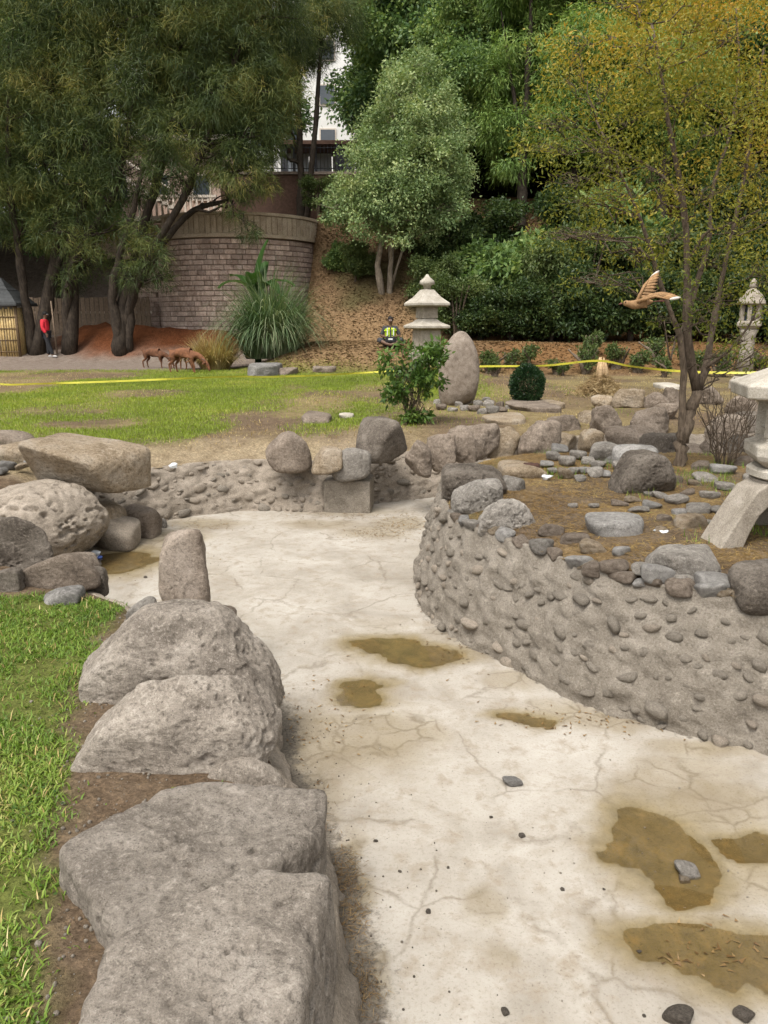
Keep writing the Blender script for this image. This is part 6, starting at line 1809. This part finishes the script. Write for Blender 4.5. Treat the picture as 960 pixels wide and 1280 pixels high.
skin('trousers', T, [('pelvis', 'l0'), ('l0', 'l1'), ('l1', 'l2'), ('pelvis', 'r0'), ('r0', 'r1'), ('r1', 'r2')], M['cloth_black'], pr, root='pelvis')
for k in 'lr':
    skin('shoe', {'a': (N[k + 'heel'][0] + [-.02, 0, .005], .055), 'b': (N[k + 'heel'][0] + [.08, 0, 0], .05), 'c': (N[k + 'toe'][0] + [.02, 0, 0], (.045, .038))}, [('a', 'b'), ('b', 'c')], M['shoe_grey'], pr)
v0, f0 = ico(4)
hv = v0 * [.108, .094, .105] + q(.005, 0, 1.645)
hv = hv + 0.0
keep = hv[:, 2] > (g0[2] + 1.60) + np.clip((hv[:, 0] - g0[0] - .04) * .7, 0, 1)
fk = [f for f in f0 if keep[f].all()]
hv = hv + unit(v0) * (.006 * fbm(v0 * 9, 2, 4))[:, None]
obj('hair', hv, fk, M['hair'], pr)
face_bits(pr, q(.02, 0, 1.62), V3(1, -.15, 0), .095)

# --- person in a hi-vis vest sitting cross-legged on the mound
sy = 26.4
s0 = ony(488, 431, sy); s0[2] = float(land(s0[0], sy)[0])
def w(x, y, z): return s0 + V3(x, y, z)
N, E = {}, []
N['pelvis'] = (w(0, .05, .12), (.16, .14)); N['waist'] = (w(0, .04, .30), (.14, .11)); N['chest'] = (w(0, .0, .50), (.16, .12)); N['neck0'] = (w(0, -.02, .65), (.075, .07)); N['neck'] = (w(0, -.04, .70), .052)
N['head0'] = (w(0, -.06, .76), (.072, .075)); N['head'] = (w(0, -.06, .84), (.088, .098)); N['head1'] = (w(0, -.04, .91), (.065, .07))
E += [('pelvis', 'waist'), ('waist', 'chest'), ('chest', 'neck0'), ('neck0', 'neck'), ('neck', 'head0'), ('head0', 'head'), ('head', 'head1')]
for k, sg in (('l', -1), ('r', 1)):
    N[k + '0'] = (w(sg * .13, -.02, .12), .10); N[k + '1'] = (w(sg * .40, -.20, .22), .07); N[k + '2'] = (w(sg * .10, -.42, .08), .05); N[k + 'toe'] = (w(-sg * .08, -.42, .05), (.04, .035))
    E += [('pelvis', k + '0'), (k + '0', k + '1'), (k + '1', k + '2'), (k + '2', k + 'toe')]
    N['a' + k + '0'] = (w(sg * .19, 0, .60), .06); N['a' + k + '1'] = (w(sg * .30, -.06, .34), .047); N['a' + k + '2'] = (w(sg * .15, -.33, .30), .036)
    E += [('chest', 'a' + k + '0'), ('a' + k + '0', 'a' + k + '1'), ('a' + k + '1', 'a' + k + '2')]
    hand(N, E, 'a' + k + '2', N['a' + k + '2'][0], V3(-sg * .8, -.4, -.1), V3(0, -.3, 1), 1)
ps = thing('person', 'person in a yellow hi-vis vest sitting cross-legged on the mound', 'person', s0)
skin('body', N, E, M['skin_brown'], ps, root='pelvis')
Sv = {k: (N[k][0], tuple(np.array(N[k][1]) + .004) if np.ndim(N[k][1]) else N[k][1] + .014) for k in ('pelvis', 'waist', 'chest', 'neck0', 'al0', 'al1', 'ar0', 'ar1')}
skin('shirt', Sv, [('chest', 'waist'), ('waist', 'pelvis'), ('chest', 'neck0'), ('chest', 'al0'), ('al0', 'al1'), ('chest', 'ar0'), ('ar0', 'ar1')], M['cloth_dark'], ps, root='chest')
T = {k: (N[k][0], (N[k][1] if np.ndim(N[k][1]) == 0 else max(N[k][1])) + .02) for k in ('pelvis', 'l0', 'l1', 'r0', 'r1')}
T['lk'] = (N['l1'][0] * .55 + N['l2'][0] * .45, .085); T['rk'] = (N['r1'][0] * .55 + N['r2'][0] * .45, .085)
skin('trousers', T, [('pelvis', 'l0'), ('l0', 'l1'), ('l1', 'lk'), ('pelvis', 'r0'), ('r0', 'r1'), ('r1', 'rk')], M['cloth_dark'], ps, root='pelvis')
Vv = {'waist': (w(0, .04, .20), (.20, .19)), 'mid': (w(0, .02, .38), (.195, .19)), 'chest': (w(0, 0, .52), (.205, .19)), 'sh': (w(0, -.01, .62), (.17, .15))}
vest = skin('vest', Vv, [('waist', 'mid'), ('mid', 'chest'), ('chest', 'sh')], M['vest'], ps, root='mid')
obj('vest_opening', *box(s0[0], s0[1] - .172, s0[2] + .43, .05, .04, .36), M['cloth_dark'], vest, smooth=False)
for k in (-.1, .1):
    obj('vest_stripe', *box(s0[0] + k, s0[1] - .176, s0[2] + .42, .035, .03, .36), M['reflect'], vest, smooth=False)
hv = v0 * [.098, .108, .105] + w(0, -.035, .86)
keep = hv[:, 2] > (s0[2] + .82) + np.clip((-(hv[:, 1] - s0[1]) - .06) * .8, 0, 1)
fk = [f for f in f0 if keep[f].all()]
hv = hv + unit(v0) * (.010 * fbm(v0 * 9, 2, 4))[:, None]
obj('hair', hv, fk, M['hair'], ps)
face_bits(ps, w(0, -.06, .83), V3(0, -1, -.1), .10)
bg_ = thing('black_bag', 'black bag held on the lap of the person in the hi-vis vest', 'bag', w(0, -.36, .14))
bb_ = bevel_box_mesh('pouch', .34, .16, .20, .05, M['cloth_black'], 3)
o = link('pouch', bb_, bg_, (0, 0, .08))
obj('strap', *tube([w(-.12, -.36, .31), w(-.08, -.36, .36), w(.08, -.36, .36), w(.12, -.36, .31)], .012, 6), M['cloth_dark'], bg_)
obj('label_patch', *box(s0[0], s0[1] - .447, s0[2] + .24, .14, .01, .05), M['reflect'], bg_, smooth=False)

# --- goats grazing, heads down
M['goat'] = plain_mat('goat', (.125, .052, .024), .85, .5, 9, .3)
M['horn'] = plain_mat('horn', (.09, .07, .055), .5, .2, 20)
def goat(label, px, py, face, s, seed, leg_ph):
    p = onz(px, py, .0); p[2] = float(land(p[0], p[1])[0])
    c, sn = math.cos(face), math.sin(face)
    def L(x, y, z): return p + s * V3(x * c - y * sn, x * sn + y * c, z)
    N, E = {}, []
    for k, (x, z, r) in {'rump': (-.36, .56, (.12, .125)), 'loin': (-.18, .57, (.125, .135)), 'rib': (.06, .54, (.135, .165)), 'sh': (.28, .55, (.115, .155)), 'nk': (.44, .50, (.07, .095)), 'nk2': (.58, .36, (.055, .07)), 'poll': (.68, .25, (.055, .06)), 'muz': (.74, .13, (.038, .04)), 'nose': (.76, .06, (.028, .028))}.items():
        N[k] = (L(x, 0, z), tuple(np.array(r) * s))
    ch = ['rump', 'loin', 'rib', 'sh', 'nk', 'nk2', 'poll', 'muz', 'nose']
    E += list(zip(ch[:-1], ch[1:]))
    for sd in (-1, 1):
        d = leg_ph * sd
        k = f'h{sd}'
        for j, (x, z, r) in enumerate(((-.33, .44, .085), (-.27 + d * .5, .34, .055), (-.40 + d, .24, .030), (-.37 + d, .05, .022), (-.34 + d, .015, .024))):
            N[f'{k}{j}'] = (L(x, sd * .085, z), r * s); E.append(('rump' if j == 0 else f'{k}{j-1}', f'{k}{j}'))
        k = f'f{sd}'
        for j, (x, z, r) in enumerate(((.26, .42, .07), (.24 - d * .4, .30, .040), (.27 - d, .20, .027), (.26 - d, .05, .020), (.29 - d, .015, .023))):
            N[f'{k}{j}'] = (L(x, sd * .08, z), r * s); E.append(('sh' if j == 0 else f'{k}{j-1}', f'{k}{j}'))
    N['t0'] = (L(-.46, 0, .62), .022 * s); N['t1'] = (L(-.53, 0, .66), .018 * s); E += [('rump', 't0'), ('t0', 't1')]
    root = thing('goat', label, 'goat', p, 'goats grazing at the lawn edge')
    skin('body', N, E, M['goat'], root, root='rib')
    for sd in (-1, 1):
        obj('ear', *tube([L(.67, sd * .05, .29), L(.63, sd * .11, .28), L(.60, sd * .17, .25)], [.02 * s, .028 * s, .006 * s], 6), M['goat'], root)
        obj('horn', *tube([L(.66, sd * .03, .31), L(.61, sd * .045, .38), L(.54, sd * .06, .41)], [.016 * s, .012 * s, .004 * s], 6), M['horn'], root)
        obj('eye', ico(2)[0] * .013 * s + L(.715, sd * .043, .22), ico(2)[1], M['hair'], root)
    return root
goat('small reddish brown goat grazing apart behind the other two', 194, 460, R(-12), .92, 1, .04)
goat('reddish brown goat with its head down beside the dry grass clump', 232, 466, R(-14), 1.08, 2, .06)
goat('reddish brown goat mostly hidden behind the one by the dry grass', 224, 462, R(-40), .95, 3, -.05)

# --- bird in flight
bp_ = ony(800, 380, 6.0)
M['feather'] = plain_mat('feather', (.24, .14, .065), .8, .3, 30, .3)
M['feather_white'] = plain_mat('feather_white', (.5, .45, .4), .7, .15, 30)
M['feather_dark'] = plain_mat('feather_dark', (.10, .04, .03), .7, .3, 30)
bird = thing('bird', 'orange-brown bird with white wing edges flying past the thin tree', 'bird', bp_)
def bq(x, y, z): return bp_ + V3(x, y, z)
N = {'tail': (bq(.10, .02, .02), (.012, .01)), 'rump': (bq(.06, .01, .012), (.024, .024)), 'body': (bq(.0, 0, .0), (.036, .036)), 'breast': (bq(-.05, -.005, -.006), (.036, .037)), 'neck': (bq(-.085, -.01, .0), (.024, .024)), 'head': (bq(-.11, -.012, .006), (.024, .024)), 'face': (bq(-.128, -.014, .004), (.014, .014))}
skin('body', N, [('tail', 'rump'), ('rump', 'body'), ('body', 'breast'), ('breast', 'neck'), ('neck', 'head'), ('head', 'face')], M['feather'], bird, root='body')
obj('beak', *tube([bq(-.138, -.014, .004), bq(-.15, -.015, .001), bq(-.165, -.015, -.004)], [.008, .006, .001], 6), M['feather_dark'], bird)
for sd in (-1, 1): obj('eye', ico(2)[0] * .005 + bq(-.117, -.012 + sd * .020, .013), ico(2)[1], M['hair'], bird)
def wing(name, root, tip, chord, trail, bend):
    root, tip, trail = V3(*root), V3(*tip), V3(*trail)
    w_ = thing  # each feather is its own blade, fanned from the arm
    V, Fc = tube([bp_ + root, bp_ + root * .45 + tip * .55 + V3(0, 0, bend), bp_ + tip], [.014, .011, .004], 6)
    arm = obj(name, V, Fc, M['feather'], bird)
    for i in range(11):
        t = .05 + .95 * i / 10
        a = bp_ + root * (1 - t) + tip * t + V3(0, 0, bend * math.sin(math.pi * t))
        d = unit(trail * (1 - .55 * t) + unit(tip - root) * (.15 + 1.0 * t ** 2))
        L = chord * (1 - .25 * t) * (1.1 if i > 6 else 1)
        sd = unit(np.cross(d, V3(0, -1, .3))); wdt = .022
        th = V3(0, -.0012, 0)
        P_ = []
        for u_, ww in ((0, .5), (.35, 1), (.75, .95), (1, .25)):
            P_ += [a + d * L * u_ - sd * wdt * ww * .5, a + d * L * u_ + sd * wdt * ww * .5]
        P_ = np.array(P_); Vf = np.concatenate([P_ - th, P_ + th])
        Ff = []
        for j in range(3):
            Ff += [[2 * j, 2 * j + 1, 2 * j + 3, 2 * j + 2], [8 + 2 * j, 8 + 2 * j + 2, 8 + 2 * j + 3, 8 + 2 * j + 1], [2 * j, 2 * j + 2, 10 + 2 * j, 8 + 2 * j], [2 * j + 1, 9 + 2 * j, 11 + 2 * j, 2 * j + 3]]
        Ff += [[0, 8, 9, 1], [6, 7, 15, 14]]
        obj('feather', Vf, Ff, M['feather'] if i < 10 else M['feather_white'], arm)
wing('raised_wing', (-.02, .01, .025), (.10, .12, .19), .13, (.9, .1, -.25), .02)
wing('lowered_wing', (-.03, -.03, .015), (.16, -.16, .03), .09, (.55, .2, .35), .03)
for i in range(6):
    a = bq(.09, .015, .018); an = (i - 2.5) * .09
    d = unit(V3(1, an * .8, .08 + an * .3))
    sd = unit(np.cross(d, V3(0, 0, 1))); P_ = [a - sd * .006, a + sd * .006, a + d * .09 + sd * .011, a + d * .09 - sd * .011]
    P_ = np.array(P_); th = V3(0, 0, .001)
    obj('tail_feather', np.concatenate([P_ - th, P_ + th]), [[0, 3, 2, 1], [4, 5, 6, 7], [0, 1, 5, 4], [1, 2, 6, 5], [2, 3, 7, 6], [3, 0, 4, 7]], M['feather_dark'], bird, smooth=False)
